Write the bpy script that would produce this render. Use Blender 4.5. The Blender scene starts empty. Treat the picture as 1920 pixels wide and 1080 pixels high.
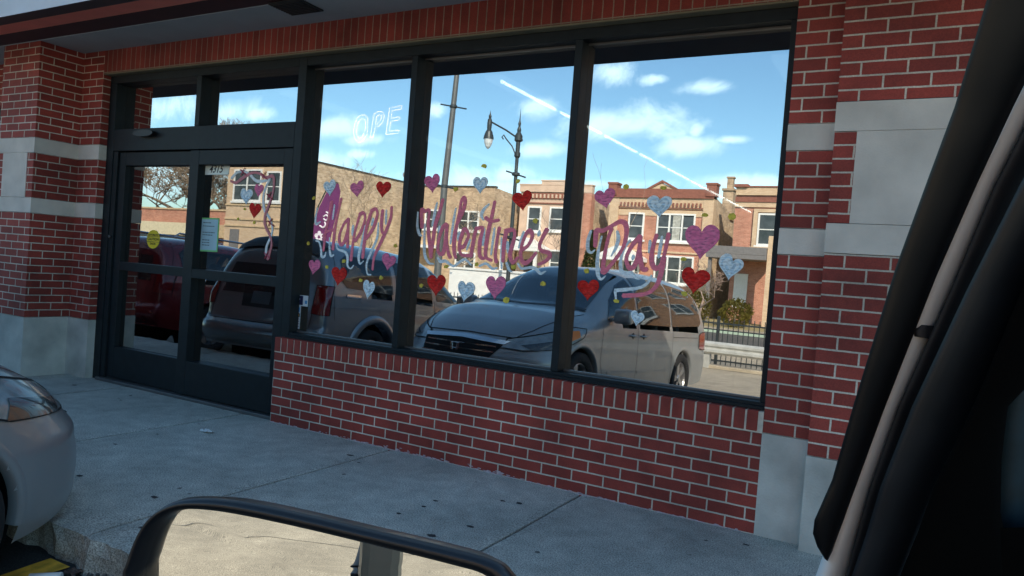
import bpy, bmesh, math, random, json
from mathutils import Vector, Matrix
from mathutils.bvhtree import BVHTree
R = random.Random(7)
SC = bpy.context.scene
COL = SC.collection
DATA = json.loads(r'''{"happy":[["letter",[[[0.319,1.719],[0.302,1.601],[0.278,1.477],[0.27,1.34]],[[0.413,1.744],[0.384,1.594],[0.369,1.491],[0.365,1.354]],[[0.253,1.448],[0.294,1.488],[0.361,1.504]]]],["letter",[[[0.501,1.593],[0.456,1.55],[0.421,1.465],[0.433,1.4],[0.469,1.411],[0.495,1.496],[0.501,1.593],[0.503,1.468],[0.509,1.376]]]],["letter",[[[0.611,1.638],[0.588,1.564],[0.562,1.452],[0.551,1.281]],[[0.6,1.624],[0.634,1.64],[0.656,1.621],[0.653,1.566],[0.624,1.492],[0.577,1.425]]]],["letter",[[[0.716,1.65],[0.702,1.613],[0.676,1.512],[0.662,1.306]],[[0.71,1.654],[0.749,1.673],[0.77,1.651],[0.769,1.615],[0.744,1.533],[0.682,1.448]]]],["letter",[[[0.819,1.666],[0.816,1.572],[0.827,1.509],[0.858,1.483]],[[0.899,1.691],[0.898,1.61],[0.861,1.51],[0.803,1.391],[0.77,1.316],[0.764,1.227]]]]],"happy_b":[[[0.186,1.412],[0.219,1.404],[0.243,1.353],[0.255,1.296],[0.286,1.298],[0.296,1.327]],[[0.323,1.442],[0.331,1.357],[0.349,1.306],[0.377,1.313]],[[0.397,1.417],[0.412,1.361],[0.487,1.342],[0.516,1.302],[0.521,1.242],[0.553,1.221],[0.581,1.246]],[[0.666,1.548],[0.639,1.401],[0.623,1.317],[0.639,1.263],[0.671,1.283]],[[0.787,1.571],[0.785,1.462],[0.737,1.351],[0.704,1.267],[0.717,1.195],[0.752,1.188]],[[0.35,1.692],[0.341,1.583]],[[0.176,1.664],[0.166,1.587],[0.174,1.54],[0.217,1.56]],[[0.548,1.544],[0.546,1.47]],[[0.737,1.605],[0.725,1.55]],[[0.853,1.667],[0.856,1.564]]],"val":[["letter",[[[1.183,1.549],[1.17,1.672],[1.196,1.666],[1.234,1.675],[1.233,1.592],[1.245,1.503],[1.28,1.345]],[[1.344,1.754],[1.32,1.657],[1.294,1.567],[1.284,1.442],[1.28,1.345]]]],["letter",[[[1.392,1.584],[1.358,1.555],[1.335,1.479],[1.334,1.396],[1.366,1.374],[1.387,1.413],[1.395,1.584],[1.4,1.475],[1.421,1.387],[1.442,1.354]]]],["letter",[[[1.487,1.353],[1.472,1.383],[1.462,1.451],[1.467,1.532],[1.488,1.662],[1.497,1.743],[1.518,1.769],[1.528,1.73],[1.512,1.662],[1.485,1.601]]]],["letter",[[[1.51,1.429],[1.54,1.434],[1.561,1.469],[1.575,1.517],[1.541,1.555],[1.518,1.501],[1.508,1.433],[1.529,1.38],[1.593,1.376]]]],["letter",[[[1.633,1.569],[1.622,1.498],[1.606,1.37]],[[1.629,1.559],[1.679,1.571],[1.684,1.548],[1.671,1.474],[1.675,1.388],[1.705,1.363],[1.73,1.384]]]],["letter",[[[1.763,1.748],[1.75,1.656],[1.732,1.556],[1.72,1.423],[1.73,1.371],[1.773,1.354]],[[1.698,1.638],[1.746,1.616],[1.806,1.625]]]],["letter",[[[1.814,1.576],[1.803,1.493],[1.798,1.388],[1.812,1.343]]]],["letter",[[[1.868,1.565],[1.859,1.457],[1.86,1.352]],[[1.862,1.545],[1.895,1.563],[1.929,1.557],[1.933,1.512],[1.918,1.447],[1.911,1.394],[1.936,1.35],[1.97,1.385]]]],["letter",[[[1.998,1.438],[2.036,1.465],[2.061,1.511],[2.061,1.547],[2.038,1.563],[2.015,1.535],[1.992,1.463],[1.992,1.386],[2.024,1.352],[2.065,1.377],[2.101,1.424]]]],["letter",[[[2.168,1.58],[2.139,1.521],[2.122,1.47],[2.139,1.439],[2.189,1.429],[2.2,1.404],[2.17,1.371],[2.125,1.349]]]]],"val_b":[[[1.296,1.729],[1.282,1.656],[1.269,1.566]],[[1.137,1.659],[1.141,1.561],[1.163,1.506],[1.186,1.493]],[[1.204,1.577],[1.21,1.466],[1.223,1.363],[1.262,1.309],[1.305,1.302]],[[1.456,1.695],[1.444,1.599],[1.433,1.449]],[[1.332,1.568],[1.327,1.527]],[[1.499,1.534],[1.492,1.479]],[[1.699,1.562],[1.697,1.449]],[[1.592,1.484],[1.57,1.415]],[[1.719,1.728],[1.683,1.694],[1.667,1.653],[1.686,1.621]],[[1.335,1.348],[1.362,1.322],[1.403,1.328],[1.471,1.298],[1.525,1.332],[1.564,1.348],[1.615,1.314]],[[1.679,1.311],[1.732,1.331],[1.781,1.301],[1.819,1.307]],[[1.835,1.508],[1.846,1.391],[1.853,1.306]],[[1.696,1.561],[1.695,1.449]],[[1.777,1.571],[1.765,1.393]],[[1.999,1.554],[1.971,1.449]],[[2.114,1.565],[2.109,1.533]],[[1.883,1.484],[1.893,1.413]],[[1.887,1.347],[1.91,1.303],[1.934,1.288]],[[1.973,1.346],[2.005,1.316],[2.077,1.327],[2.114,1.316],[2.144,1.293],[2.179,1.308]]],"day":[["letter",[[[2.508,1.484],[2.507,1.543],[2.511,1.583],[2.554,1.585],[2.614,1.62],[2.658,1.643],[2.693,1.63],[2.705,1.573],[2.69,1.486],[2.64,1.404],[2.584,1.334],[2.571,1.345],[2.575,1.436],[2.59,1.539],[2.607,1.601]]]],["letter",[[[2.796,1.562],[2.752,1.51],[2.717,1.43],[2.734,1.374],[2.764,1.372],[2.788,1.434],[2.798,1.562],[2.795,1.491],[2.809,1.407],[2.828,1.364],[2.853,1.367]]]],["letter",[[[2.894,1.574],[2.878,1.503],[2.874,1.425],[2.896,1.377],[2.928,1.386],[2.947,1.443],[2.966,1.584]],[[2.947,1.443],[2.939,1.345],[2.913,1.266],[2.851,1.218],[2.714,1.196]]]]],"day_b":[[[2.472,1.581],[2.457,1.518],[2.462,1.46],[2.487,1.446],[2.506,1.462]],[[2.546,1.548],[2.533,1.471],[2.53,1.39],[2.542,1.31],[2.564,1.286],[2.59,1.306]],[[2.644,1.585],[2.655,1.542],[2.644,1.484],[2.618,1.432]],[[2.731,1.534],[2.695,1.472],[2.682,1.399],[2.694,1.342],[2.729,1.334],[2.759,1.34],[2.792,1.306],[2.835,1.32]],[[2.761,1.443],[2.756,1.418]],[[2.857,1.537],[2.856,1.466]],[[2.928,1.564],[2.916,1.441]],[[2.882,1.33],[2.86,1.283],[2.804,1.25],[2.67,1.225],[2.663,1.217],[2.671,1.171]]],"rib_p":[[[-0.795,1.863],[-0.728,1.851],[-0.66,1.885],[-0.593,1.917],[-0.525,1.933],[-0.456,1.926],[-0.385,1.894],[-0.308,1.906],[-0.287,1.859],[-0.29,1.78],[-0.321,1.692],[-0.361,1.588],[-0.353,1.509],[-0.289,1.424],[-0.267,1.362],[-0.282,1.29],[-0.301,1.237]]],"rib_w":[[[-0.791,1.884],[-0.735,1.929],[-0.654,1.945],[-0.57,1.917],[-0.496,1.869],[-0.405,1.866],[-0.339,1.882],[-0.378,1.818],[-0.398,1.739],[-0.377,1.635],[-0.309,1.566],[-0.271,1.488],[-0.284,1.424],[-0.321,1.343],[-0.325,1.272]]],"rib_x":[[[-0.685,1.958],[-0.604,1.909]],[[-0.633,1.974],[-0.674,1.909]],[[-0.439,1.926],[-0.361,1.878]],[[-0.389,1.942],[-0.428,1.878]],[[-0.361,1.763],[-0.284,1.717]],[[-0.312,1.78],[-0.351,1.716]],[[-0.329,1.549],[-0.253,1.505]],[[-0.281,1.567],[-0.319,1.502]],[[-0.344,1.291],[-0.267,1.247]],[[-0.295,1.309],[-0.333,1.243]]],"hearts":[[0.292,1.818,0.125,0.123,"w","pale blue painted heart at the top left of the left pane, over the purple flag",-0.1],[0.559,1.811,0.131,0.119,"p","pink painted heart between the pale one and the red one above Happy",-0.1],[0.805,1.814,0.137,0.121,"r","brick red painted heart above the y of Happy, near the middle mullion",0],[0.183,1.206,0.122,0.119,"p","small pink painted heart low on the left pane beside the dark frame",0.1],[0.444,1.153,0.153,0.144,"r","bright red painted heart below the first letters of Happy",0.1],[0.907,1.288,0.13,0.121,"p","pink painted heart at the lower right of Happy, right of the y tail",0.15],[0.742,1.074,0.111,0.14,"w","narrow pale blue painted heart lowest on the left pane",0.1],[1.245,1.859,0.131,0.132,"p","pink painted heart above the V of Valentines, beside the reflected pole",-0.1],[1.64,1.852,0.117,0.119,"w","pale blue painted heart above the l and e of Valentines",-0.05],[1.973,1.753,0.143,0.131,"r","red painted heart above the end of Valentines",-0.1],[1.342,1.153,0.155,0.15,"r","red painted heart below the V of Valentines, with brush streaks",0],[1.583,1.129,0.138,0.144,"w","pale blue painted heart between the red and the pink one under Valentines",0.05],[1.814,1.173,0.154,0.16,"p","large pink painted heart below the i and n of Valentines",-0.02],[2.546,1.777,0.137,0.123,"p","pink painted heart above the D of Day",-0.25],[2.897,1.738,0.155,0.133,"w","wide pale blue painted heart above the y of Day, hollow looking in the middle",-0.05],[2.484,1.21,0.146,0.131,"r","red painted heart below the D of Day, over the van windshield",0],[3.162,1.539,0.2,0.205,"p","biggest heart of all, pink, right of the word Day",-0.02],[3.139,1.315,0.166,0.15,"r","red painted heart under the biggest pink heart",0],[3.338,1.403,0.141,0.14,"w","pale blue painted heart nearest the right end of the right pane",0.15],[2.817,1.066,0.086,0.089,"w","smallest pale blue painted heart, over the van side window",0.1],[-0.599,1.735,0.146,0.134,"w","pale blue painted heart on the sliding door glass",-0.1],[-0.459,1.786,0.103,0.108,"p","dusty pink painted heart on the sliding door glass, upper right of three",0],[-0.489,1.621,0.137,0.129,"r","brownish red painted heart on the sliding door glass, lowest of three",0]],"dabs":[[0.108,1.391,1,"at the far left of the left pane, left of the H"],[0.317,1.217,0.8,"under the H of Happy, right of the small pink heart"],[0.482,1.272,1,"under the a of Happy"],[0.659,1.142,1,"just above the narrow pale heart"],[0.849,1.174,1,"right of the narrow pale heart"],[0.13,1.739,1,"left of the purple flag top"],[0.961,1.412,1,"right of the y of Happy"],[1.445,1.823,1,"above the a and l of Valentines"],[1.414,1.291,1,"under the a of Valentines"],[1.657,1.323,1,"under the n of Valentines"],[1.657,1.984,1.1,"highest on the middle pane, against the sky"],[1.926,1.884,1,"above the red heart of the middle pane"],[2.08,1.627,1,"right of the t of Valentines, over a house window"],[1.945,1.322,1,"under the second n of Valentines"],[2.172,1.227,1.3,"under the s of Valentines"],[1.912,1.098,1.3,"at the lower right of the large pink heart"],[1.211,1.14,1,"left of the red heart under the V"],[2.675,1.161,1,"below the blue tail under Day"],[2.461,1.331,1,"left of the foot of the D of Day"],[2.682,1.855,1,"above and right of the pink heart over the D"],[2.911,1.851,1,"above the wide pale heart over Day"],[3.169,1.698,1,"above the biggest pink heart"],[3.325,1.693,1.2,"upper right of the biggest pink heart"],[3.068,1.441,1,"lower left of the biggest pink heart"],[3.088,1.236,1,"below the red heart of the right pane"],[-0.604,1.634,0.8,"on the door, left of the lowest heart"],[-0.677,1.553,0.8,"on the door, lowest on the left"],[-0.486,1.528,0.9,"on the door, under the lowest heart"]],"number":[[-1.182,2.002],[-0.817,2.001],[-0.829,1.918],[-1.184,1.913]],"notice":[[-1.154,1.548],[-0.904,1.551],[-0.903,1.266],[-1.156,1.259]],"oval":[[-1.77,1.418],[-1.752,1.251],[-1.852,1.333],[-1.671,1.336]],"st1":[[0.021,0.982],[0.146,0.981],[0.145,0.898],[0.023,0.9]],"st2":[[0.015,0.897],[0.078,0.896],[0.08,0.717],[0.017,0.719]],"ope":[[[0.421,2.4],[0.388,2.377],[0.367,2.328],[0.363,2.268],[0.384,2.218],[0.425,2.19],[0.468,2.207],[0.502,2.255],[0.504,2.324],[0.495,2.373],[0.463,2.402],[0.421,2.4]],[[0.44,2.375],[0.41,2.351],[0.395,2.307],[0.393,2.258],[0.422,2.223],[0.453,2.232],[0.478,2.275],[0.482,2.334],[0.47,2.364],[0.44,2.375]],[[0.534,2.225],[0.546,2.322],[0.555,2.405],[0.599,2.423],[0.643,2.416],[0.659,2.382],[0.644,2.339],[0.61,2.311],[0.579,2.307]],[[0.578,2.321],[0.584,2.384],[0.608,2.398],[0.631,2.388],[0.624,2.359],[0.601,2.335],[0.578,2.321]],[[0.534,2.225],[0.564,2.229],[0.573,2.307]],[[0.684,2.246],[0.702,2.443],[0.816,2.457],[0.812,2.433],[0.728,2.424],[0.722,2.365],[0.805,2.376],[0.801,2.353],[0.721,2.341],[0.716,2.269],[0.802,2.276],[0.802,2.253],[0.684,2.246]]],"clouds":[[-0.377,0.2171,0.0923,0.026],[-0.2976,0.1914,0.0509,0.0147],[-0.4207,0.2998,0.0345,0.0187],[-0.3511,0.2855,0.0248,0.0075],[-0.2818,0.269,0.0396,0.0102],[-0.2387,0.1975,0.0264,0.0057],[-0.2881,0.211,0.0118,0.0117],[-0.4354,0.2266,0.0497,0.0196],[-0.529,0.1872,0.0496,0.0131],[-0.5441,0.2547,0.0412,0.0181],[-0.6403,0.1348,0.1065,0.0257],[-0.5822,0.1478,0.0565,0.0184],[-0.5711,0.1312,0.1352,0.015],[-0.958,0.2336,0.0937,0.0194],[-0.8685,0.2105,0.0592,0.0112],[-0.9716,0.1709,0.0763,0.0253],[-0.8782,0.1844,0.0479,0.0094],[-0.9056,0.1468,0.1077,0.0133],[-1.4144,0.2916,0.1021,0.0384],[-1.231,0.2732,0.0909,0.0277],[-1.1545,0.2661,0.0496,0.0145],[-1.4349,0.145,0.2007,0.0569],[-1.2341,0.1457,0.1205,0.0427],[-0.7245,0.2579,0.0268,0.0133],[-0.4448,0.1365,0.1138,0.0094],[-0.2144,0.1385,0.0601,0.0113],[-0.2271,0.1241,0.041,0.0213]],"visor":[[[4.3207,-3.4738,1.538],[4.3761,-3.4364,1.5315]],[[4.3141,-3.4581,1.5026],[4.3614,-3.4316,1.5067]],[[4.3013,-3.433,1.4366],[4.3381,-3.4125,1.4398]],[[4.288,-3.4181,1.3849],[4.3208,-3.3989,1.3859]],[[4.2719,-3.4016,1.3206],[4.2998,-3.3828,1.3148]],[[4.2486,-3.3735,1.2045],[4.2703,-3.359,1.1994]],[[4.2362,-3.3585,1.136],[4.2528,-3.3453,1.125]],[[4.2245,-3.3533,1.0971],[4.2462,-3.3404,1.0964]],[[4.2238,-3.3498,1.0841],[4.2424,-3.3378,1.0806]],[[4.2276,-3.3438,1.0715],[4.2394,-3.3357,1.0672]],[[4.2339,-3.3367,1.0599],[4.2365,-3.3346,1.058]]],"paint":[[[4.3715,-3.4158,1.5405],[4.4036,-3.3978,1.5433]],[[4.3553,-3.4087,1.5081],[4.39,-3.3893,1.5111]],[[4.3381,-3.3958,1.4594],[4.3547,-3.377,1.4394]],[[4.3168,-3.3814,1.3966],[4.3368,-3.3662,1.3886]],[[4.2902,-3.3637,1.3103],[4.3142,-3.3479,1.3059]],[[4.2595,-3.3383,1.1832],[4.284,-3.3306,1.2038]],[[4.2433,-3.3279,1.1189],[4.2666,-3.3164,1.1261]],[[4.2339,-3.3191,1.0707],[4.2588,-3.3075,1.0809]],[[4.2238,-3.3123,1.0262],[4.252,-3.2981,1.0342]],[[4.2169,-3.3077,0.9949],[4.2461,-3.2914,0.9974]]],"rubber":[[[4.3961,-3.4252,1.5333],[4.4192,-3.4123,1.5353]],[[4.383,-3.4163,1.5025],[4.3973,-3.4083,1.5038]],[[4.349,-3.4031,1.4338],[4.3675,-3.3928,1.4354]],[[4.3318,-3.392,1.385],[4.3499,-3.3818,1.3865]],[[4.3102,-3.373,1.3052],[4.3237,-3.3655,1.3064]],[[4.2812,-3.355,1.2064],[4.2932,-3.3483,1.2075]],[[4.2646,-3.3403,1.131],[4.2746,-3.3347,1.1319]],[[4.2573,-3.3311,1.0871],[4.2671,-3.3256,1.0879]],[[4.2506,-3.3216,1.0416],[4.2573,-3.3178,1.0422]],[[4.2444,-3.3149,1.0058],[4.2508,-3.3114,1.0063]]],"garnish":[[[4.4085,-3.453,1.5202],[4.4287,-3.4417,1.522]],[[4.388,-3.4482,1.491],[4.4179,-3.4315,1.4936]],[[4.3617,-3.4306,1.4274],[4.3997,-3.4093,1.4307]],[[4.3451,-3.419,1.3814],[4.3846,-3.3969,1.3848]],[[4.32,-3.4019,1.3056],[4.3593,-3.3799,1.309]],[[4.2913,-3.3836,1.2116],[4.3372,-3.3579,1.2156]],[[4.2735,-3.3694,1.1394],[4.3155,-3.3459,1.143]],[[4.2663,-3.3601,1.0973],[4.3053,-3.3383,1.1007]],[[4.2569,-3.3521,1.0535],[4.2947,-3.331,1.0568]],[[4.2506,-3.3455,1.019],[4.2849,-3.3263,1.022]]],"inner":[[[4.4202,-3.4687,1.5122],[4.4617,-3.4455,1.5158]],[[4.4096,-3.4594,1.4849],[4.4696,-3.4258,1.4901]],[[4.3919,-3.4391,1.4244],[4.4556,-3.4034,1.43]],[[4.3773,-3.4277,1.3805],[4.4497,-3.3872,1.3869]],[[4.3529,-3.4122,1.3081],[4.4143,-3.3779,1.3134]],[[4.3316,-3.3919,1.2189],[4.3544,-3.3791,1.2209]],[[4.3108,-3.381,1.1498],[4.3548,-3.3645,1.1784]],[[4.3028,-3.373,1.1097],[4.3588,-3.3475,1.1333]],[[4.2927,-3.3662,1.068],[4.3741,-3.3206,1.0751]],[[4.2833,-3.3619,1.0349],[4.3814,-3.307,1.0435]]],"glimpse":[[[4.3658,-3.3451,1.27],[4.4663,-3.2889,1.2788]],[[4.356,-3.3299,1.2072],[4.4768,-3.2623,1.2177]],[[4.3591,-3.296,1.102],[4.494,-3.2205,1.1138]]],"inner2":[[[4.3544,-3.3456,1.1189],[4.443,-3.2967,1.129]],[[4.3514,-3.3333,1.0731],[4.4499,-3.2782,1.0817]],[[4.3531,-3.3156,1.0156],[4.4581,-3.2568,1.0248]]],"clip":[[[4.2883,-3.3639,1.2761],[4.3059,-3.3542,1.2759]],[[4.2857,-3.3656,1.2707],[4.3055,-3.3545,1.2702]],[[4.2872,-3.3648,1.2664],[4.3041,-3.3555,1.2644]]],"mir_o":[[3.805,-3.7155,1.0489],[3.8064,-3.7146,1.0646],[3.8124,-3.7121,1.0849],[3.8228,-3.7086,1.1012],[3.8386,-3.7037,1.1121],[3.859,-3.6977,1.1174],[3.8875,-3.6894,1.1195],[3.9312,-3.6769,1.118],[3.9845,-3.6617,1.1145],[4.0388,-3.6462,1.111],[4.065,-3.6388,1.1078],[4.0757,-3.6359,1.1018],[4.0837,-3.634,1.0879],[4.0827,-3.6358,1.0435],[3.9215,-3.6843,0.9813],[3.8197,-3.7126,1.0091]],"mir_i":[[3.8078,-3.7064,1.0466],[3.8103,-3.7051,1.0647],[3.8162,-3.7028,1.0833],[3.8244,-3.7,1.0955],[3.8378,-3.6959,1.1038],[3.8544,-3.691,1.1067],[3.8814,-3.6832,1.1074],[3.9259,-3.6705,1.1058],[3.9801,-3.655,1.1024],[4.0353,-3.6393,1.0981],[4.0549,-3.6337,1.0958],[4.0624,-3.6318,1.0898],[4.0668,-3.6309,1.0801],[4.0647,-3.6326,1.0467],[3.9136,-3.6779,0.9905],[3.8214,-3.7036,1.0139]],"mir_n":[0.2762,-0.9606,0.0321],"cam":{"M":[[0.8701203456674224,0.4869685312904852,0.07584348085625542],[-0.0774492368648496,-0.0168690332255561,0.9968535757206711],[-0.48671572787886963,0.8732565975993671,-0.0230372521043486]],"O":[4.29186241842421,-4.048564889169752,1.2944864276230037],"f":1379.1042578483152}}''')

# ---------------- camera ----------------
cam_d = bpy.data.cameras.new('camera'); cam = bpy.data.objects.new('camera', cam_d); COL.objects.link(cam)
_M = DATA['cam']['M']; _O = DATA['cam']['O']
rt, up, fw = Vector(_M[0]), Vector(_M[1]), Vector(_M[2])
cam.matrix_world = Matrix(((rt.x, up.x, -fw.x, _O[0]), (rt.y, up.y, -fw.y, _O[1]), (rt.z, up.z, -fw.z, _O[2]), (0, 0, 0, 1)))
cam_d.sensor_width = 36; cam_d.lens = DATA['cam']['f'] / 1920 * 36
cam_d.clip_start = .02; cam_d.clip_end = 3000
SC.camera = cam
SC.view_settings.view_transform = 'Standard'; SC.view_settings.look = 'None'
SC.view_settings.gamma = 1; SC.view_settings.exposure = .62

# ---------------- sky and sun ----------------
SUN_EL = 37.0; SUN_DIR = Vector((.56, .83, 0)).normalized() * math.cos(math.radians(SUN_EL)) + Vector((0, 0, math.sin(math.radians(SUN_EL))))
W = bpy.data.worlds.new("World"); SC.world = W; W.use_nodes = True
nt = W.node_tree; nt.nodes.clear(); N = nt.nodes.new; LK = nt.links.new
out = N('ShaderNodeOutputWorld'); bg = N('ShaderNodeBackground'); LK(bg.outputs[0], out.inputs[0])
sky = N('ShaderNodeTexSky'); sky.sky_type = 'NISHITA'; sky.sun_disc = False
sky.sun_elevation = math.radians(SUN_EL); sky.sun_rotation = math.atan2(SUN_DIR.x, SUN_DIR.y)
sky.air_density = 1.0; sky.dust_density = .4; sky.ozone_density = 1.5
tc = N('ShaderNodeTexCoord')
sep = N('ShaderNodeSeparateXYZ'); LK(tc.outputs['Generated'], sep.inputs[0])
def math_n(op, a, b=None, clamp=False):
    m = N('ShaderNodeMath'); m.operation = op; m.use_clamp = clamp
    for i, x in enumerate((a, b)):
        if x is None: continue
        if isinstance(x, (int, float)): m.inputs[i].default_value = x
        else: LK(x, m.inputs[i])
    return m.outputs[0]
ny = math_n('MAXIMUM', math_n('MULTIPLY', sep.outputs[1], -1.0), .05)
ca = math_n('DIVIDE', sep.outputs[0], ny); cb = math_n('DIVIDE', sep.outputs[2], ny)
cmb = N('ShaderNodeCombineXYZ'); LK(ca, cmb.inputs[0]); LK(cb, cmb.inputs[1])
# puffy edges: displace the lookup with noise
nz = N('ShaderNodeTexNoise'); nz.inputs['Scale'].default_value = 6.5; nz.inputs['Detail'].default_value = 10; nz.inputs['Roughness'].default_value = .68; nz.inputs['Distortion'].default_value = .6
LK(cmb.outputs[0], nz.inputs['Vector'])
acc = None
for cx, cy, sx, sy in DATA['clouds']:
    s1 = N('ShaderNodeVectorMath'); s1.operation = 'SUBTRACT'; LK(cmb.outputs[0], s1.inputs[0]); s1.inputs[1].default_value = (cx, cy, 0)
    s2 = N('ShaderNodeVectorMath'); s2.operation = 'DIVIDE'; LK(s1.outputs[0], s2.inputs[0]); s2.inputs[1].default_value = (sx * 1.25, sy * 1.25, 1)
    s3 = N('ShaderNodeVectorMath'); s3.operation = 'LENGTH'; LK(s2.outputs[0], s3.inputs[0])
    v = math_n('SUBTRACT', 1.0, s3.outputs[1 if len(s3.outputs) > 1 else 0])
    acc = v if acc is None else math_n('MAXIMUM', acc, v)
cl = math_n('ADD', math_n('MULTIPLY', acc, 1.0), math_n('MULTIPLY', math_n('SUBTRACT', nz.outputs[0], .5), 3.0))
mr = N('ShaderNodeMapRange'); mr.interpolation_type = 'SMOOTHSTEP'; LK(cl, mr.inputs[0]); mr.inputs[1].default_value = -.02; mr.inputs[2].default_value = 1.05
front = math_n('LESS_THAN', sep.outputs[1], -.08)
nz2 = N('ShaderNodeTexNoise'); nz2.inputs['Scale'].default_value = 3; nz2.inputs['Detail'].default_value = 8
mp2 = N('ShaderNodeMapping'); mp2.inputs['Scale'].default_value = (1, 1, 2.5); LK(tc.outputs['Generated'], mp2.inputs[0]); LK(mp2.outputs[0], nz2.inputs[0])
mr2 = N('ShaderNodeMapRange'); mr2.interpolation_type = 'SMOOTHSTEP'; LK(nz2.outputs[0], mr2.inputs[0]); mr2.inputs[1].default_value = .52; mr2.inputs[2].default_value = .68
clouds = math_n('ADD', math_n('MULTIPLY', mr.outputs[0], front), math_n('MULTIPLY', mr2.outputs[0], math_n('SUBTRACT', 1.0, front)), True)
mx = N('ShaderNodeMix'); mx.data_type = 'RGBA'; LK(math_n('MULTIPLY', clouds, .8), mx.inputs[0]); LK(sky.outputs[0], mx.inputs[6]); mx.inputs[7].default_value = (9.5, 9.6, 10.2, 1)
tn = N('ShaderNodeMix'); tn.data_type = 'RGBA'; tn.blend_type = 'MULTIPLY'; tn.inputs[0].default_value = 1; LK(mx.outputs[2], tn.inputs[6]); tn.inputs[7].default_value = (.75, 1.0, 1.03, 1)
LK(tn.outputs[2], bg.inputs[0]); bg.inputs[1].default_value = .15
sun_d = bpy.data.lights.new('sun', 'SUN'); sun_d.energy = 4.8; sun_d.angle = math.radians(.53); sun_d.color = (1, .89, .72)
sun = bpy.data.objects.new('sun', sun_d); COL.objects.link(sun)
sun.rotation_euler = (-SUN_DIR).to_track_quat('-Z', 'Y').to_euler(); sun.location = (5, 10, 20)

# ---------------- object helpers ----------------
def tag(o, label=None, cat=None, group=None, kind=None):
    if label: o['label'] = label
    if cat: o['category'] = cat
    if group: o['group'] = group
    if kind: o['kind'] = kind
    return o
def empty(name, loc=(0, 0, 0), label=None, cat=None, group=None):
    o = bpy.data.objects.new(name, None); COL.objects.link(o); o.location = loc; o.empty_display_size = .1
    return tag(o, label, cat, group)
def link_bm(name, bm, mats, parent=None, smooth=False, local=False):
    me = bpy.data.meshes.new(name)
    bm.normal_update(); bm.to_mesh(me); bm.free()
    for m in (mats if isinstance(mats, (list, tuple)) else [mats]): me.materials.append(m)
    if smooth:
        for p in me.polygons: p.use_smooth = True
    o = bpy.data.objects.new(name, me); COL.objects.link(o)
    if parent is not None:
        o.parent = parent
        if not local: o.matrix_parent_inverse = Matrix.Translation(-world_loc(parent))
    return o
def world_loc(o):
    v = Vector((0, 0, 0))
    while o is not None:
        v += o.location; 
        if o.parent is not None: v += o.matrix_parent_inverse.translation
        o = o.parent
    return v
def box(bm, x0, x1, y0, y1, z0, z1, mi=0, bev=0, rot=None, piv=None):
    vs = [bm.verts.new((x, y, z)) for x in (x0, x1) for y in (y0, y1) for z in (z0, z1)]
    f = []
    for a in ((0, 1, 3, 2), (4, 6, 7, 5), (0, 4, 5, 1), (2, 3, 7, 6), (0, 2, 6, 4), (1, 5, 7, 3)):
        fc = bm.faces.new([vs[i] for i in a]); fc.material_index = mi; f.append(fc)
    if bev:
        es = list({e for q in f for e in q.edges})
        r = bmesh.ops.bevel(bm, geom=es, offset=bev, segments=2, affect='EDGES', profile=.5)
        vs = [v for v in r['verts']]
    if rot is not None:
        allv = list({v for v in vs if v.is_valid})
        bmesh.ops.rotate(bm, verts=allv, cent=piv, matrix=rot)
    return vs
def tube(bm, pts, rad, seg=8, mi=0, cap=True):
    pts = [Vector(p) for p in pts]; rings = []
    prev = None
    for i, p in enumerate(pts):
        t = (pts[min(i + 1, len(pts) - 1)] - pts[max(i - 1, 0)]).normalized()
        if prev is None: a = t.orthogonal().normalized()
        else:
            a = prev - t * prev.dot(t)
            a = a.normalized() if a.length > 1e-6 else t.orthogonal().normalized()
        prev = a; b = t.cross(a)
        r = rad[i] if isinstance(rad, (list, tuple)) else rad
        rings.append([bm.verts.new(p + (a * math.cos(2 * math.pi * k / seg) + b * math.sin(2 * math.pi * k / seg)) * r) for k in range(seg)])
    for i in range(len(rings) - 1):
        for k in range(seg):
            f = bm.faces.new((rings[i][k], rings[i][(k + 1) % seg], rings[i + 1][(k + 1) % seg], rings[i + 1][k])); f.material_index = mi
    if cap:
        for r_ in (rings[0], rings[-1]):
            try: bm.faces.new(r_).material_index = mi
            except ValueError: pass
def lathe(bm, prof, origin, axis, seg=24, mi=0):
    axis = Vector(axis).normalized(); a = axis.orthogonal().normalized(); b = axis.cross(a); o = Vector(origin)
    rings = [[bm.verts.new(o + axis * h + (a * math.cos(2 * math.pi * k / seg) + b * math.sin(2 * math.pi * k / seg)) * max(r, 1e-4)) for k in range(seg)] for r, h in prof]
    for i in range(len(rings) - 1):
        for k in range(seg):
            f = bm.faces.new((rings[i][k], rings[i][(k + 1) % seg], rings[i + 1][(k + 1) % seg], rings[i + 1][k])); f.material_index = mi
def prism(bm, pts, y0, y1, mi=0):
    """outline in x,z extruded along y"""
    a = [bm.verts.new((p[0], y0, p[1])) for p in pts]; b = [bm.verts.new((p[0], y1, p[1])) for p in pts]
    n = len(pts); fs = []
    for i in range(n): bm.faces.new((a[i], a[(i + 1) % n], b[(i + 1) % n], b[i])).material_index = mi
    f1 = bm.faces.new(a); f2 = bm.faces.new(list(reversed(b))); f1.material_index = f2.material_index = mi
    bmesh.ops.recalc_face_normals(bm, faces=bm.faces[:])
def B(fn, name, mats, parent=None, smooth=False):
    bm = bmesh.new(); fn(bm); return link_bm(name, bm, mats, parent, smooth)

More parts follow.
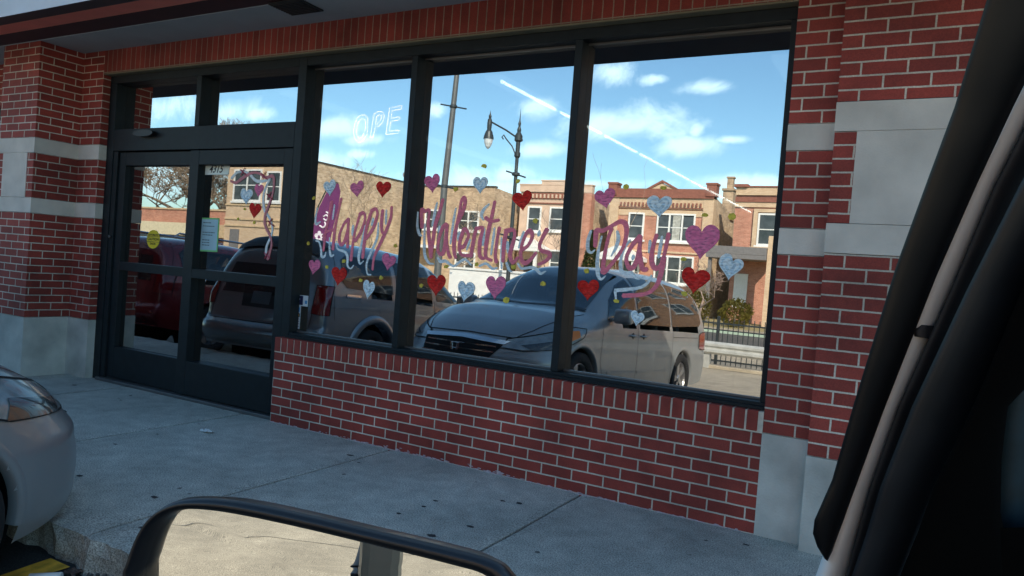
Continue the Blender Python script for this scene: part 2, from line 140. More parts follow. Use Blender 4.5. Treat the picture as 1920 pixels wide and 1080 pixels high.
# ---------------- materials ----------------
def newmat(name):
    m = bpy.data.materials.new(name); m.use_nodes = True; t = m.node_tree; t.nodes.clear()
    o = t.nodes.new('ShaderNodeOutputMaterial'); p = t.nodes.new('ShaderNodeBsdfPrincipled'); t.links.new(p.outputs[0], o.inputs[0])
    return m, t, p, o
def setp(p, **k):
    for a, b in k.items():
        p.inputs[a.replace('_', ' ')].default_value = b
def mat(name, col, rough=.7, metal=0., var=.12, scale=6., bump=0., bscale=60., coat=0., spec=None, dirt=None):
    m, t, p, o = newmat(name); L = t.links.new
    tcn = t.nodes.new('ShaderNodeTexCoord')
    n = t.nodes.new('ShaderNodeTexNoise'); n.inputs['Scale'].default_value = scale; n.inputs['Detail'].default_value = 6; L(tcn.outputs['Object'], n.inputs[0])
    r = t.nodes.new('ShaderNodeValToRGB'); c = Vector(col)
    r.color_ramp.elements[0].position = .3; r.color_ramp.elements[1].position = .7
    r.color_ramp.elements[0].color = (*(c * (1 - var)), 1); r.color_ramp.elements[1].color = (*(c * (1 + var)), 1)
    L(n.outputs[0], r.inputs[0]); L(r.outputs[0], p.inputs['Base Color'])
    p.inputs['Roughness'].default_value = rough; p.inputs['Metallic'].default_value = metal
    if coat: p.inputs['Coat Weight'].default_value = coat; p.inputs['Coat Roughness'].default_value = .04
    if spec is not None: p.inputs['Specular IOR Level'].default_value = spec
    if bump:
        n2 = t.nodes.new('ShaderNodeTexNoise'); n2.inputs['Scale'].default_value = bscale; n2.inputs['Detail'].default_value = 4; L(tcn.outputs['Object'], n2.inputs[0])
        bp = t.nodes.new('ShaderNodeBump'); bp.inputs['Strength'].default_value = bump; bp.inputs['Distance'].default_value = .01
        L(n2.outputs[0], bp.inputs['Height']); L(bp.outputs[0], p.inputs['Normal'])
    return m
def brick(name, c1, c2, mortar, plane='xz', ox=0., oz=0., bw=.2032, bh=.0677333, ms=.0048, soldier=False, bump=.6, rough=.75, stain=.5, off=.5):
    m, t, p, o = newmat(name); L = t.links.new
    tcn = t.nodes.new('ShaderNodeTexCoord'); s = t.nodes.new('ShaderNodeSeparateXYZ'); L(tcn.outputs['Object'], s.inputs[0])
    c = t.nodes.new('ShaderNodeCombineXYZ')
    ge = t.nodes.new('ShaderNodeNewGeometry'); sn = t.nodes.new('ShaderNodeSeparateXYZ'); L(ge.outputs['True Normal'], sn.inputs[0])
    ab = t.nodes.new('ShaderNodeMath'); ab.operation = 'ABSOLUTE'; L(sn.outputs[0], ab.inputs[0]); gt = t.nodes.new('ShaderNodeMath'); gt.operation = 'GREATER_THAN'; L(ab.outputs[0], gt.inputs[0]); gt.inputs[1].default_value = .6
    mh_ = t.nodes.new('ShaderNodeMix'); L(gt.outputs[0], mh_.inputs[0]); L(s.outputs[0], mh_.inputs[2]); ay = t.nodes.new('ShaderNodeMath'); ay.operation = 'ADD'; L(s.outputs[1], ay.inputs[0]); ay.inputs[1].default_value = .03; L(ay.outputs[0], mh_.inputs[3])
    h = mh_.outputs[0]
    if soldier: L(s.outputs[2], c.inputs[0]); L(h, c.inputs[1])
    else: L(h, c.inputs[0]); L(s.outputs[2], c.inputs[1])
    mp = t.nodes.new('ShaderNodeMapping'); mp.inputs['Location'].default_value = (-oz, -ox, 0) if soldier else (-ox, -oz, 0); L(c.outputs[0], mp.inputs[0])
    # slightly wobbly joints
    nw = t.nodes.new('ShaderNodeTexNoise'); nw.inputs['Scale'].default_value = 25; L(mp.outputs[0], nw.inputs[0])
    wm = t.nodes.new('ShaderNodeVectorMath'); wm.operation = 'MULTIPLY_ADD'; L(nw.outputs['Color'], wm.inputs[0]); k = .0030 * bh / .0677; wm.inputs[1].default_value = (k, k, 0)
    ad = t.nodes.new('ShaderNodeVectorMath'); ad.operation = 'ADD'; L(mp.outputs[0], ad.inputs[0]); ad.inputs[1].default_value = (-k / 2, -k / 2, 0); L(ad.outputs[0], wm.inputs[2])
    b = t.nodes.new('ShaderNodeTexBrick'); L(wm.outputs[0], b.inputs[0])
    b.inputs['Scale'].default_value = 1; b.inputs['Brick Width'].default_value = bw; b.inputs['Row Height'].default_value = bh
    b.inputs['Mortar Size'].default_value = ms; b.inputs['Mortar Smooth'].default_value = .15; b.inputs['Bias'].default_value = 0
    b.offset = off; b.inputs['Color1'].default_value = (*c1, 1); b.inputs['Color2'].default_value = (*c2, 1); b.inputs['Mortar'].default_value = (*mortar, 1)
    n = t.nodes.new('ShaderNodeTexNoise'); n.inputs['Scale'].default_value = 1.6; n.inputs['Detail'].default_value = 8; n.inputs['Roughness'].default_value = .65; L(tcn.outputs['Object'], n.inputs[0])
    n3 = t.nodes.new('ShaderNodeTexNoise'); n3.inputs['Scale'].default_value = 160; n3.inputs['Detail'].default_value = 3; L(tcn.outputs['Object'], n3.inputs[0])
    mrx = t.nodes.new('ShaderNodeMapRange'); L(n.outputs[0], mrx.inputs[0]); mrx.inputs[1].default_value = .3; mrx.inputs[2].default_value = .7; mrx.inputs[3].default_value = 1 - stain; mrx.inputs[4].default_value = 1 + stain * .6
    mry = t.nodes.new('ShaderNodeMapRange'); L(n3.outputs[0], mry.inputs[0]); mry.inputs[1].default_value = .3; mry.inputs[2].default_value = .7; mry.inputs[3].default_value = .82; mry.inputs[4].default_value = 1.15
    mm = t.nodes.new('ShaderNodeMath'); mm.operation = 'MULTIPLY'; L(mrx.outputs[0], mm.inputs[0]); L(mry.outputs[0], mm.inputs[1])
    vm = t.nodes.new('ShaderNodeVectorMath'); vm.operation = 'SCALE'; L(b.outputs[0], vm.inputs[0]); L(mm.outputs[0], vm.inputs['Scale'])
    L(vm.outputs[0], p.inputs['Base Color']); p.inputs['Roughness'].default_value = rough
    inv = t.nodes.new('ShaderNodeMath'); inv.operation = 'SUBTRACT'; inv.inputs[0].default_value = 1; L(b.outputs['Fac'], inv.inputs[1])
    a2 = t.nodes.new('ShaderNodeMath'); a2.operation = 'MULTIPLY_ADD'; L(n3.outputs[0], a2.inputs[0]); a2.inputs[1].default_value = .15; L(inv.outputs[0], a2.inputs[2])
    bp = t.nodes.new('ShaderNodeBump'); bp.inputs['Strength'].default_value = bump; bp.inputs['Distance'].default_value = .004; L(a2.outputs[0], bp.inputs['Height']); L(bp.outputs[0], p.inputs['Normal'])
    return m
def glass(name, fac, tint, rough=0.0, col=(1, 1, 1), wave=0.0):
    m = bpy.data.materials.new(name); m.use_nodes = True; t = m.node_tree; t.nodes.clear(); L = t.links.new
    o = t.nodes.new('ShaderNodeOutputMaterial'); mxs = t.nodes.new('ShaderNodeMixShader'); L(mxs.outputs[0], o.inputs[0])
    tr = t.nodes.new('ShaderNodeBsdfTransparent'); tr.inputs[0].default_value = (*tint, 1)
    g = t.nodes.new('ShaderNodeBsdfGlossy'); g.inputs['Roughness'].default_value = rough; g.inputs['Color'].default_value = (*col, 1)
    mxs.inputs[0].default_value = fac; L(tr.outputs[0], mxs.inputs[1]); L(g.outputs[0], mxs.inputs[2])
    if wave:
        tcn = t.nodes.new('ShaderNodeTexCoord'); n = t.nodes.new('ShaderNodeTexNoise'); n.inputs['Scale'].default_value = 1.1; n.inputs['Detail'].default_value = 1; L(tcn.outputs['Object'], n.inputs[0])
        bp = t.nodes.new('ShaderNodeBump'); bp.inputs['Strength'].default_value = 1; bp.inputs['Distance'].default_value = wave; L(n.outputs[0], bp.inputs['Height']); L(bp.outputs[0], g.inputs['Normal'])
    return m
def emis(name, col, s):
    m = bpy.data.materials.new(name); m.use_nodes = True; t = m.node_tree; t.nodes.clear()
    o = t.nodes.new('ShaderNodeOutputMaterial'); e = t.nodes.new('ShaderNodeEmission'); e.inputs[0].default_value = (*col, 1); e.inputs[1].default_value = s; t.links.new(e.outputs[0], o.inputs[0]); return m

C_ = .0677333; ZA = 8 * C_
RED1, RED2, MORT = (.26, .040, .028), (.38, .058, .040), (.66, .58, .47)
M = {}
M['brick'] = brick('red_brick', RED1, RED2, MORT, ox=.1016)
M['brick_col'] = brick('red_brick_column', RED1, RED2, MORT, ox=.012)
M['brick_side'] = brick('red_brick_side', RED1, RED2, MORT, plane='yz', ox=.07)
M['brick_sold'] = brick('red_brick_soldier', RED1, RED2, (.36, .27, .2), ox=0., oz=ZA + 33.7 * C_ + .004, bw=.30, ms=.0040, soldier=True, off=0)
M['rowlock'] = mat('rowlock_brick', (.28, .042, .028), .75, var=.3, scale=9, bump=.35, bscale=180)
M['mortar'] = mat('mortar', MORT, .9, var=.15, scale=30, bump=.4, bscale=200)
M['stone'] = mat('limestone', (.68, .62, .54), .85, var=.17, scale=3.5, bump=.25, bscale=120)
M['stone_dirty'] = mat('limestone_stained', (.54, .52, .46), .9, var=.3, scale=3.2, bump=.35, bscale=90)
M['frame'] = mat('dark_bronze_aluminium', (.009, .014, .017), .5, metal=.0, var=.2, scale=12, spec=.28)
M['frame_hi'] = mat('aluminium_bead', (.16, .16, .16), .4, metal=.6, var=.1)
M['glass'] = glass('storefront_glass', .56, (.42, .45, .43), wave=.00028)
M['glass_door'] = glass('door_glass', .40, (.34, .36, .35), wave=.00028)
M['soffit'] = mat('painted_soffit', (.36, .40, .42), .8, var=.06, scale=4)
M['fascia'] = mat('fascia_panel', (.66, .70, .74), .7, var=.08, scale=3, bump=.1)
M['dkfascia'] = mat('dark_fascia', (.05, .05, .06), .6)
M['maroon'] = mat('maroon_beam', (.055, .018, .022), .7)
M['redband'] = mat('red_band', (.90, .24, .18), .5, var=.06)
M['black'] = mat('black_plastic', (.012, .012, .013), .45, var=.1)
M['rubber'] = mat('rubber_seal', (.012, .012, .014), .6, var=.25, scale=30, bump=.06, bscale=300)
M['gloss_black'] = mat('gloss_black', (.006, .006, .007), .12, var=.1, coat=.5)
M['white'] = mat('white_paint', (.75, .75, .73), .6, var=.06)
M['dark'] = mat('dark_void', (.008, .008, .009), .9)
# ================= setting: ground =================
GF, GG = .07, .165         # frame face, glass plane
def concrete(name, col, spots=True, scale=1.0, warm=0):
    m, t, p, o = newmat(name); L = t.links.new
    tcn = t.nodes.new('ShaderNodeTexCoord')
    def noise(s, d=6, r=.6):
        n = t.nodes.new('ShaderNodeTexNoise'); n.inputs['Scale'].default_value = s; n.inputs['Detail'].default_value = d; n.inputs['Roughness'].default_value = r; L(tcn.outputs['Object'], n.inputs[0]); return n.outputs[0]
    def mr_(x, a, b, c, d):
        q = t.nodes.new('ShaderNodeMapRange'); L(x, q.inputs[0]); q.inputs[1].default_value = a; q.inputs[2].default_value = b; q.inputs[3].default_value = c; q.inputs[4].default_value = d; return q.outputs[0]
    def mul(a, b):
        q = t.nodes.new('ShaderNodeMath'); q.operation = 'MULTIPLY'; L(a, q.inputs[0]); L(b, q.inputs[1]); return q.outputs[0]
    f = mul(mul(mr_(noise(.7 * scale, 8, .7), .3, .7, .60, 1.22), mr_(noise(140, 3, .75), .40, .60, .48, 1.36)), mr_(noise(9 * scale, 6), .3, .7, .82, 1.12))
    if spots:
        v = t.nodes.new('ShaderNodeTexVoronoi'); v.inputs['Scale'].default_value = 3.2; L(tcn.outputs['Object'], v.inputs[0])
        f = mul(f, mr_(v.outputs['Distance'], .035, .05, .25, 1.0))
        v2 = t.nodes.new('ShaderNodeTexVoronoi'); v2.inputs['Scale'].default_value = 55; L(tcn.outputs['Object'], v2.inputs[0])
        f = mul(f, mr_(v2.outputs['Distance'], .08, .22, .72, 1.0))
    vm = t.nodes.new('ShaderNodeVectorMath'); vm.operation = 'SCALE'; vm.inputs[0].default_value = col; L(f, vm.inputs['Scale']); L(vm.outputs[0], p.inputs['Base Color'])
    p.inputs['Roughness'].default_value = .85
    bp = t.nodes.new('ShaderNodeBump'); bp.inputs['Strength'].default_value = .5; bp.inputs['Distance'].default_value = .004; L(noise(90, 4), bp.inputs['Height']); L(bp.outputs[0], p.inputs['Normal'])
    return m
M['walk'] = concrete('sidewalk_concrete', (.58, .57, .50))
M['aisle'] = concrete('lot_concrete', (.44, .37, .27), spots=False, scale=.4)
M['asphalt'] = concrete('lot_asphalt', (.055, .055, .055), spots=False)
M['road'] = concrete('road_asphalt', (.10, .098, .09), spots=False, scale=.4)
M['grass'] = mat('dry_grass', (.30, .25, .12), .95, var=.35, scale=2.5, bump=.5, bscale=20)
def lot_z(y, x=1.0):
    t = -.16 * max(0, min(1, (.6 - x) / 3.2)) * max(0, min(1, (y + 13.4) / 7.5))
    if y > -6: return -.15 + .062 * (y + 2.1) + t
    if y > -13.4: return -.15 - .242 + .042 * (y + 6) + t
    return -.703
def sheet(name, ys, zs, x0, x1, m, nx=40, kind='structure', f=None):
    bm = bmesh.new(); g = [[bm.verts.new((x0 + (x1 - x0) * i / nx, y, z if f is None else f(x0 + (x1 - x0) * i / nx, y))) for i in range(nx + 1)] for y, z in zip(ys, zs)]
    for j in range(len(g) - 1):
        for i in range(nx): bm.faces.new((g[j][i], g[j][i + 1], g[j + 1][i + 1], g[j + 1][i]))
    bmesh.ops.recalc_face_normals(bm, faces=bm.faces[:])
    o = link_bm(name, bm, m); o['kind'] = kind; return o
ys = [1.5, -2.0, -2.6, -3.4, -4.4, -5.45]
sheet('parking_lot', ys, [lot_z(min(y, -2.1)) for y in ys], -40, 40, M['asphalt'], nx=160, f=lambda x, y: lot_z(min(y, -2.1), x))
ys = [-5.45, -6, -8, -10, -12, -13.55]
sheet('drive_aisle', ys, [lot_z(y) + .004 for y in ys], -60, 60, M['aisle'], nx=240, f=lambda x, y: lot_z(y, x) + .004)
sheet('ground', [-13.5, -15.5, -16, -19.5], [-.69, -.72, -.73, -.75], -90, 90, M['aisle'])
sheet('street', [-19.5, -31], [-.85, -.9], -300, 300, M['road'])
sheet('far_pavement', [-31, -33.6], [-.76, -.78], -300, 300, M['aisle'])
sheet('lawn', [-33.6, -60, -1200], [-.79, -.8, -.8], -700, 700, M['grass'], nx=20)
sheet('far_ground', [-.2, 900], [-.9, -.9], -700, 700, M['road'], nx=10)
# kerb along the street
# sidewalk slabs
bm = bmesh.new()
xs = [-7.9, -6.35, -4.85, -3.35, -1.86, -.35, 1.165, 2.61, 4.12, 5.64, 7.15, 8.7]
for a, b in zip(xs[:-1], xs[1:]):
    nx, ny = 24, 22; g = []
    for j in range(ny + 1):
        row = []
        for i in range(nx + 1):
            x = a + .008 + (b - a - .016) * i / nx; y = .3 - 2.42 * j / ny
            z = 0
            if j == ny: y += R.uniform(-.012, .018); z -= R.uniform(.006, .02)
            if j == ny - 1: z -= R.uniform(0, .006)
            if i in (0, nx): z -= .005; x += R.uniform(-.003, .003)
            row.append(bm.verts.new((x, y, z)))
        g.append(row)
    for j in range(ny):
        for i in range(nx): bm.faces.new((g[j][i], g[j][i + 1], g[j + 1][i + 1], g[j + 1][i]))
    # front kerb face, chipped
    prev = g[ny]
    for k in range(1, 5):
        row = [bm.verts.new((v.co.x, v.co.y + R.uniform(-.016, .012) - .004 * k, v.co.z - .05 * k + R.uniform(-.008, .008))) for v in prev] if k == 1 else [bm.verts.new((v.co.x, v.co.y + R.uniform(-.012, .012) - .003, v.co.z - .05)) for v in prev]
        for i in range(nx): bm.faces.new((prev[i], prev[i + 1], row[i + 1], row[i]))
        prev = row
    row = [bm.verts.new((v.co.x, v.co.y - .01, v.co.z - .25)) for v in prev]
    for i in range(nx): bm.faces.new((prev[i], prev[i + 1], row[i + 1], row[i]))
    for side in (0, nx):
        for j in range(ny):
            v0, v1 = g[j][side], g[j + 1][side]
            w0, w1 = bm.verts.new(v0.co - Vector((0, 0, .04))), bm.verts.new(v1.co - Vector((0, 0, .04)))
            bm.faces.new((v0, v1, w1, w0))
bmesh.ops.recalc_face_normals(bm, faces=bm.faces[:])
link_bm('sidewalk', bm, M['walk'])['kind'] = 'structure'
o = B(lambda bm: box(bm, -7.9, 8.7, -2.09, .3, -.06, -.018), 'sidewalk_base', mat('joint_dirt', (.035, .035, .035), .95)); o['kind'] = 'structure'
# seams and a patch in the concrete aisle
def seam(bm):
    for y in (-8.9,):
        pr = None
        for k in range(121):
            x = -18 + k * .25; yy = y + R.uniform(-.008, .008); w = R.uniform(.003, .006); r_ = [bm.verts.new((x, yy - w, lot_z(yy, x) + .008)), bm.verts.new((x, yy + w, lot_z(yy, x) + .008))]
            if pr: bm.faces.new((pr[0], r_[0], r_[1], pr[1]))
            pr = r_
B(seam, 'aisle_seam', mat('seam_tar', (.16, .14, .11), .9))['kind'] = 'structure'
# worn yellow stall line
M['yellow'] = mat('worn_yellow_paint', (.80, .42, .04), .8, var=.4, scale=14)
bm = bmesh.new()
pts = []
for i in range(40):
    y = -2.15 - i * .08; pts.append((y, 975e-3 + R.uniform(-.008, .008), 1.115 + R.uniform(-.01, .01)))
pr = None
for y, a, b in pts:
    r_ = [bm.verts.new((a, y, lot_z(y) + .004)), bm.verts.new((b, y, lot_z(y) + .004))]
    if pr: bm.faces.new((pr[0], pr[1], r_[1], r_[0]))
    pr = r_
link_bm('parking_line', bm, M['yellow'])['kind'] = 'structure'

# ================= the store building =================
store = empty('store_building', (0, 0, 0), 'shaded red brick store front with pale stone bands, dark doors and three large panes', 'store')
XL, XR = -2.424, 3.612
def part(name, fn, m, parent=store, smooth=False, label=None):
    o = B(fn, name, m, parent, smooth)
    if label: o['label'] = label
    return o
part('low_wall', lambda bm: box(bm, 0, XR, 0, .30, -.02, ZA - .004), M['brick'])
def rowlock(bm):
    n = int((XR - .0) / C_); k = 0; x = .004
    while x + C_ < XR + .02:
        w = C_ - .0105
        if x + w > XR - .002: w = XR - .002 - x
        d = R.uniform(-.0015, .0025)
        box(bm, x, x + w, -.010 + d, .12, ZA + .006, ZA + .113 + R.uniform(-.001, .001), 0, .0035)
        x += C_
part('rowlock_sill', rowlock, M['rowlock'])
part('sill_mortar', lambda bm: box(bm, .002, XR - .001, -.004, .118, ZA - .002, ZA + .110), M['mortar'])
z = [0, ZA, ZA + 14 * C_, ZA + 16 * C_, ZA + 22 * C_, ZA + 24 * C_, 3.03]
def band_stack(x0, x1, y0, y1, zs, mb, ms_, base=None, tagn='column'):
    base = base or M['stone_dirty']
    def br(bm):
        box(bm, x0, x1, y0, y1, zs[1] + .003, zs[2] - .003); box(bm, x0, x1, y0, y1, zs[3] + .003, zs[4] - .003); box(bm, x0, x1, y0, y1, zs[5] + .003, zs[6])
    for a, b in ((1, 2), (3, 4), (5, 6)): part('brick_' + tagn, lambda bm: box(bm, x0, x1, y0, y1, zs[a] + .003, zs[b] - (.003 if b < 6 else 0)), mb)
    part('stone_base', lambda bm: box(bm, x0 - .002, x1 + .002, y0 - .003, y1 - .003, -.02, zs[1]), base)
    for a, b in ((zs[2], zs[3]), (zs[4], zs[5])): part('stone_band', lambda bm: box(bm, x0 - .002, x1 + .002, y0 - .003, y1 - .003, a, b, 0, .002), ms_)
band_stack(XR, 3.845, 0, .30, z, M['brick_col'], M['stone'])
band_stack(-2.755, XL, 0, .30, z, M['brick_col'], M['stone'])
# left pilaster: brick cladding whose front uses xz brick, side uses yz brick
def pil_left():
    x0, x1, y0 = -3.36, -2.755, -.39
    def fr(bm, mi):
        for a, b in ((z[1], z[2]), (z[3], z[4]), (z[5], z[6])):
            aa, bb = a + .003, b - (.003 if b != z[6] else 0)
            v = [bm.verts.new(c) for c in ((x0, y0, aa), (x1, y0, aa), (x1, y0, bb), (x0, y0, bb))]; bm.faces.new(v).material_index = 0
            v = [bm.verts.new(c) for c in ((x1, y0, aa), (x1, .1, aa), (x1, .1, bb), (x1, y0, bb))]; bm.faces.new(v).material_index = 1
            v = [bm.verts.new(c) for c in ((x0, .1, aa), (x0, y0, aa), (x0, y0, bb), (x0, .1, bb))]; bm.faces.new(v).material_index = 1
    part('brick_pilaster', lambda bm: fr(bm, 0), [M['brick_col'], M['brick_side']])
    part('stone_base', lambda bm: box(bm, x0 - .004, x1 + .004, y0 - .004, .1, -.02, z[1]), M['stone_dirty'])
    for a, b in ((z[2], z[3]), (z[4], z[5])): part('stone_band', lambda bm: box(bm, x0 - .003, x1 + .003, y0 - .003, .1, a, b, 0, .002), M['stone'])
    part('stone_panel', lambda bm: box(bm, x0 + .10, x1 - .10, y0 - .006, y0 + .05, z[3] + .002, z[4] - .002), M['stone'])
    # joint line on band
pil_left()
# right pilaster, protruding less, wide
zr = [0, 7 * C_, 2.055 - .001 - 8 * C_, 2.055 - 6 * C_ , 2.10, 2.253, 3.03]
zr = [0, .482, 1.505, 1.652, 2.108, 2.253, 3.03]
def pil_right():
    x0, x1, y0 = 3.848, 5.35, -.085
    M['brick_pr'] = brick('red_brick_pier', RED1, RED2, MORT, ox=3.848 + .095, oz=.482 % C_)
    M['brick_pr2'] = brick('red_brick_pier_side', RED1, RED2, MORT, plane='yz', ox=.03, oz=.482 % C_)
    def fr(bm):
        for a, b in ((zr[1], zr[2]), (zr[3], zr[4]), (zr[5], zr[6])):
            aa, bb = a + .003, b - .003
            v = [bm.verts.new(c) for c in ((x0, y0, aa), (x1, y0, aa), (x1, y0, bb), (x0, y0, bb))]; bm.faces.new(v).material_index = 0
            v = [bm.verts.new(c) for c in ((x0, .1, aa), (x0, y0, aa), (x0, y0, bb), (x0, .1, bb))]; bm.faces.new(v).material_index = 1
    part('brick_pilaster', fr, [M['brick_pr'], M['brick_pr2']])
    part('stone_base', lambda bm: box(bm, x0 - .003, x1, y0 - .003, .1, -.02, zr[1]), M['stone_dirty'])
    for a, b in ((zr[2], zr[3]), (zr[4], zr[5])): part('stone_band', lambda bm: box(bm, x0 - .003, x1, y0 - .003, .1, a, b, 0, .002), M['stone'])
    part('stone_panel', lambda bm: box(bm, x0 + .102, x1 - .10, y0 - .005, y0 + .04, zr[3] + .002, zr[4] - .002), M['stone'])
pil_right()
part('brick_wall', lambda bm: box(bm, 5.35, 9, 0, .3, -.02, 3.03), M['brick']); part('brick_wall', lambda bm: box(bm, -9, -4.9, 0, .3, -.02, 3.03), M['brick'])
ZH = 2.823
part('soldier_course', lambda bm: (box(bm, -2.755, XR, .001, .30, ZH, 3.03)), M['brick_sold'])
part('lintel', lambda bm: box(bm, XL, XR, .004, .30, ZH - .012, ZH - .001), mat('steel_lintel', (.22, .19, .12), .6))
# left neighbour bay sliver: frame + glass
for a, b in ((2.6, 3.03), (-.02, .5)): part('neighbour_bay', lambda bm: box(bm, -4.9, -3.362, 0, .3, a, b), M['brick'])
nb = part('neighbour_window', lambda bm: (box(bm, -4.9, -3.362, .07, .2, 2.52, 2.6), box(bm, -4.9, -3.362, .07, .2, .5, .57), box(bm, -4.9, -4.8, .07, .2, .57, 2.52), box(bm, -3.42, -3.362, .07, .2, .57, 2.52)), M['frame'])
part('glass_pane', lambda bm: box(bm, -4.8, -3.42, GG, GG + .006, .57, 2.52), M['glass'], nb)
# canopy
def canopy(bm):
    prof = [((.0, 3.03), (-.395, 3.03), 0), ((-.395, 3.03), (-.40, 3.035), 0), ((-.40, 3.035), (-.55, 3.062), 1), ((-.55, 3.062), (-.72, 3.058), 2), ((-.72, 3.058), (-1.0, 2.975), 3), ((-1.0, 2.975), (-1.0, 4.35), 4), ((-1.0, 4.35), (0, 4.35), 4)]
    for (ya, za), (yb, zb), mi in prof:
        v = [bm.verts.new(c) for c in ((-12, ya, za), (12, ya, za), (12, yb, zb), (-12, yb, zb))]; bm.faces.new(v).material_index = mi
    for x in (-12, 12):
        v = [bm.verts.new(c) for c in ((x, 0, 3.03), (x, -.395, 3.03), (x, -.55, 3.062), (x, -.72, 3.058), (x, -1, 2.975), (x, -1, 4.35), (x, 0, 4.35))]; bm.faces.new(v).material_index = 4
    bmesh.ops.remove_doubles(bm, verts=bm.verts[:], dist=.0001); bmesh.ops.recalc_face_normals(bm, faces=bm.faces[:])
part('canopy', canopy, [M['soffit'], M['maroon'], M['redband'], M['dkfascia'], M['fascia']])
def vent(bm):
    box(bm, .16, .46, -.43, -.20, 3.018, 3.029)
    for i in range(9): box(bm, .175, .445, -.42 + i * .024, -.41 + i * .024, 3.010, 3.0185)
part('soffit_vent', vent, mat('vent_metal', (.03, .035, .04), .5))
part('roof', lambda bm: (box(bm, -12, 12, .01, 14, 3.9, 4.3), box(bm, -12, 12, 13.7, 14, -.5, 3.9), box(bm, -12, -11.7, .31, 13.7, -.5, 3.9), box(bm, 11.7, 12, .31, 13.7, -.5, 3.9)), M['soffit'])
part('upper_wall', lambda bm: box(bm, -12, 12, .02, .3, 3.032, 3.9), M['brick'])
for a, b in ((-12, -9), (9, 12)): part('side_wall', lambda bm: box(bm, a, b, 0, .3, -.5, 3.03), M['brick'])
# interior
part('interior', lambda bm: (box(bm, -8.9, 8.9, .31, 13, -.05, -.01), box(bm, -8.9, 8.9, 13, 13.2, 0, 3.1), box(bm, -9, -8.9, .31, 13, 0, 3.1), box(bm, 8.9, 9, .31, 13, 0, 3.1), box(bm, -8.9, 8.9, .31, 13, 3.04, 3.1)), mat('interior_paint', (.045, .047, .05), .9))
M['tube'] = emis('fluorescent_tube', (.92, .97, 1), 9); M['trof_lit'] = emis('lit_diffuser', (.8, .9, 1), .5)
M['trof'] = mat('light_fixture', (.5, .52, .55), .7)
for rx in (.82, -1.77, 3.30):
    def row(bm):
        yy = 1.6
        while yy < 12:
            if rx > 0: box(bm, rx + .02, rx + .036, yy + .04, yy + 1.16, 2.975, 2.999, 0)
            box(bm, rx - .12, rx + .06, yy, yy + 1.2, 3.0, 3.035, 1); yy += 1.24
    part('ceiling_light', row, [M['tube'], M['trof_lit']])
for k, (sx, sy) in enumerate(((-5, 3.5), (-2.5, 5.5), (1.5, 4.5), (4.5, 6))):
    def shelf(bm):
        for zz in (.1, .6, 1.1, 1.55): box(bm, sx - 1, sx + 1, sy, sy + .5, zz, zz + .03)
        for xx in (sx - 1, sx + .97): box(bm, xx, xx + .03, sy, sy + .5, 0, 1.6)
        for zz in (.13, .63, 1.13):
            xx = sx - .93
            while xx < sx + .85:
                w = R.uniform(.08, .2); box(bm, xx, xx + w, sy + .05, sy + .4, zz, zz + R.uniform(.15, .38), 1); xx += w + .02
    part('store_shelf', shelf, [M['frame'], mat('shelf_goods_%d' % k, [(.3, .1, .08), (.1, .2, .3), (.3, .3, .1), (.2, .2, .22)][k], .6, var=.5, scale=8)])

def smear(bm):
    for i in range(420):
        x = R.uniform(0, 3.55); zz = -.004 + abs(R.gauss(0, .006)) * (1.6 if .5 < x < 2.2 else .8); s_ = R.uniform(.004, .013)
        q = [(x + s_ * 1.8 * math.cos(t) * R.uniform(.6, 1.3), zz + s_ * .45 * math.sin(t) * R.uniform(.6, 1.3)) for t in [2 * math.pi * k / 7 for k in range(7)]]
        bm.faces.new([bm.verts.new((a, -.0015 - .00002 * (i % 60), b)) for a, b in q])
o = part('mortar_smear', smear, mat('chalky_smear', (.50, .40, .42), .9, var=.3, scale=40)); o['kind'] = 'stuff'
# ---- window and door frames ----
def bar(bm, x0, x1, z0, z1, y0=GF, y1=.235, bev=.003): box(bm, x0, x1, y0, y1, z0, z1, 0, bev)
ZS, ZG0, ZG1 = .657, .692, 2.742
part('frame_foot', lambda bm: bar(bm, -.022, -.001, .0, .619), M['frame'])
def wframe(bm):
    bar(bm, -.022, .060, .03 if False else .62, ZH - .013)            # wall mullion
    bar(bm, .062, XR - .001, ZG1, ZH - .013)                          # head
    bar(bm, .062, XR - .001, ZS, ZG0)                                 # sill
    box(bm, .062, XR - .001, .035, .071, ZS - .0, ZS + .016)          # sill nose
    for a, b in ((1.062, 1.112), (2.312, 2.362), (3.571, XR - .001)): bar(bm, a, b, ZG0 + .001, ZG1 - .001)
win = part('display_window', wframe, M['frame'], label='dark metal window frame of three tall panes')
for a, b in ((.062, 1.061), (1.113, 2.311), (2.363, 3.570)):
    for zz in (ZG0 + .001, ZG1 - .012): part('glazing_bead', lambda bm: box(bm, a, b, GG - .012, GG - .001, zz, zz + .011), M['frame_hi'], win)
for a, b, lb in ((.061, 1.062, 'left glass pane with the word Happy'), (1.112, 2.312, 'middle glass pane with the word Valentines'), (2.362, 3.571, 'right glass pane with the word Day')):
    part('glass_pane', lambda bm: box(bm, a - .01, b + .01, GG, GG + .006, ZG0 - .01, ZG1 + .01), M['glass'], win, label=lb)
def dframe(bm):
    bar(bm, XL + .001, -.023, ZG1 + .0, ZH - .013)                     # head
    bar(bm, XL + .001, -2.325, .0, ZG1 - .001)                        # jamb left
    bar(bm, -2.324, -.023, 2.12, 2.318)                              # transom bar
    bar(bm, -1.206, -1.148, 2.319, ZG1 - .001)                       # transom mullion
    bar(bm, -2.324, -2.262, .03, 2.119, GF + .01)
ent = part('entrance_frame', dframe, M['frame'], label='dark metal entrance frame with two transom panes')
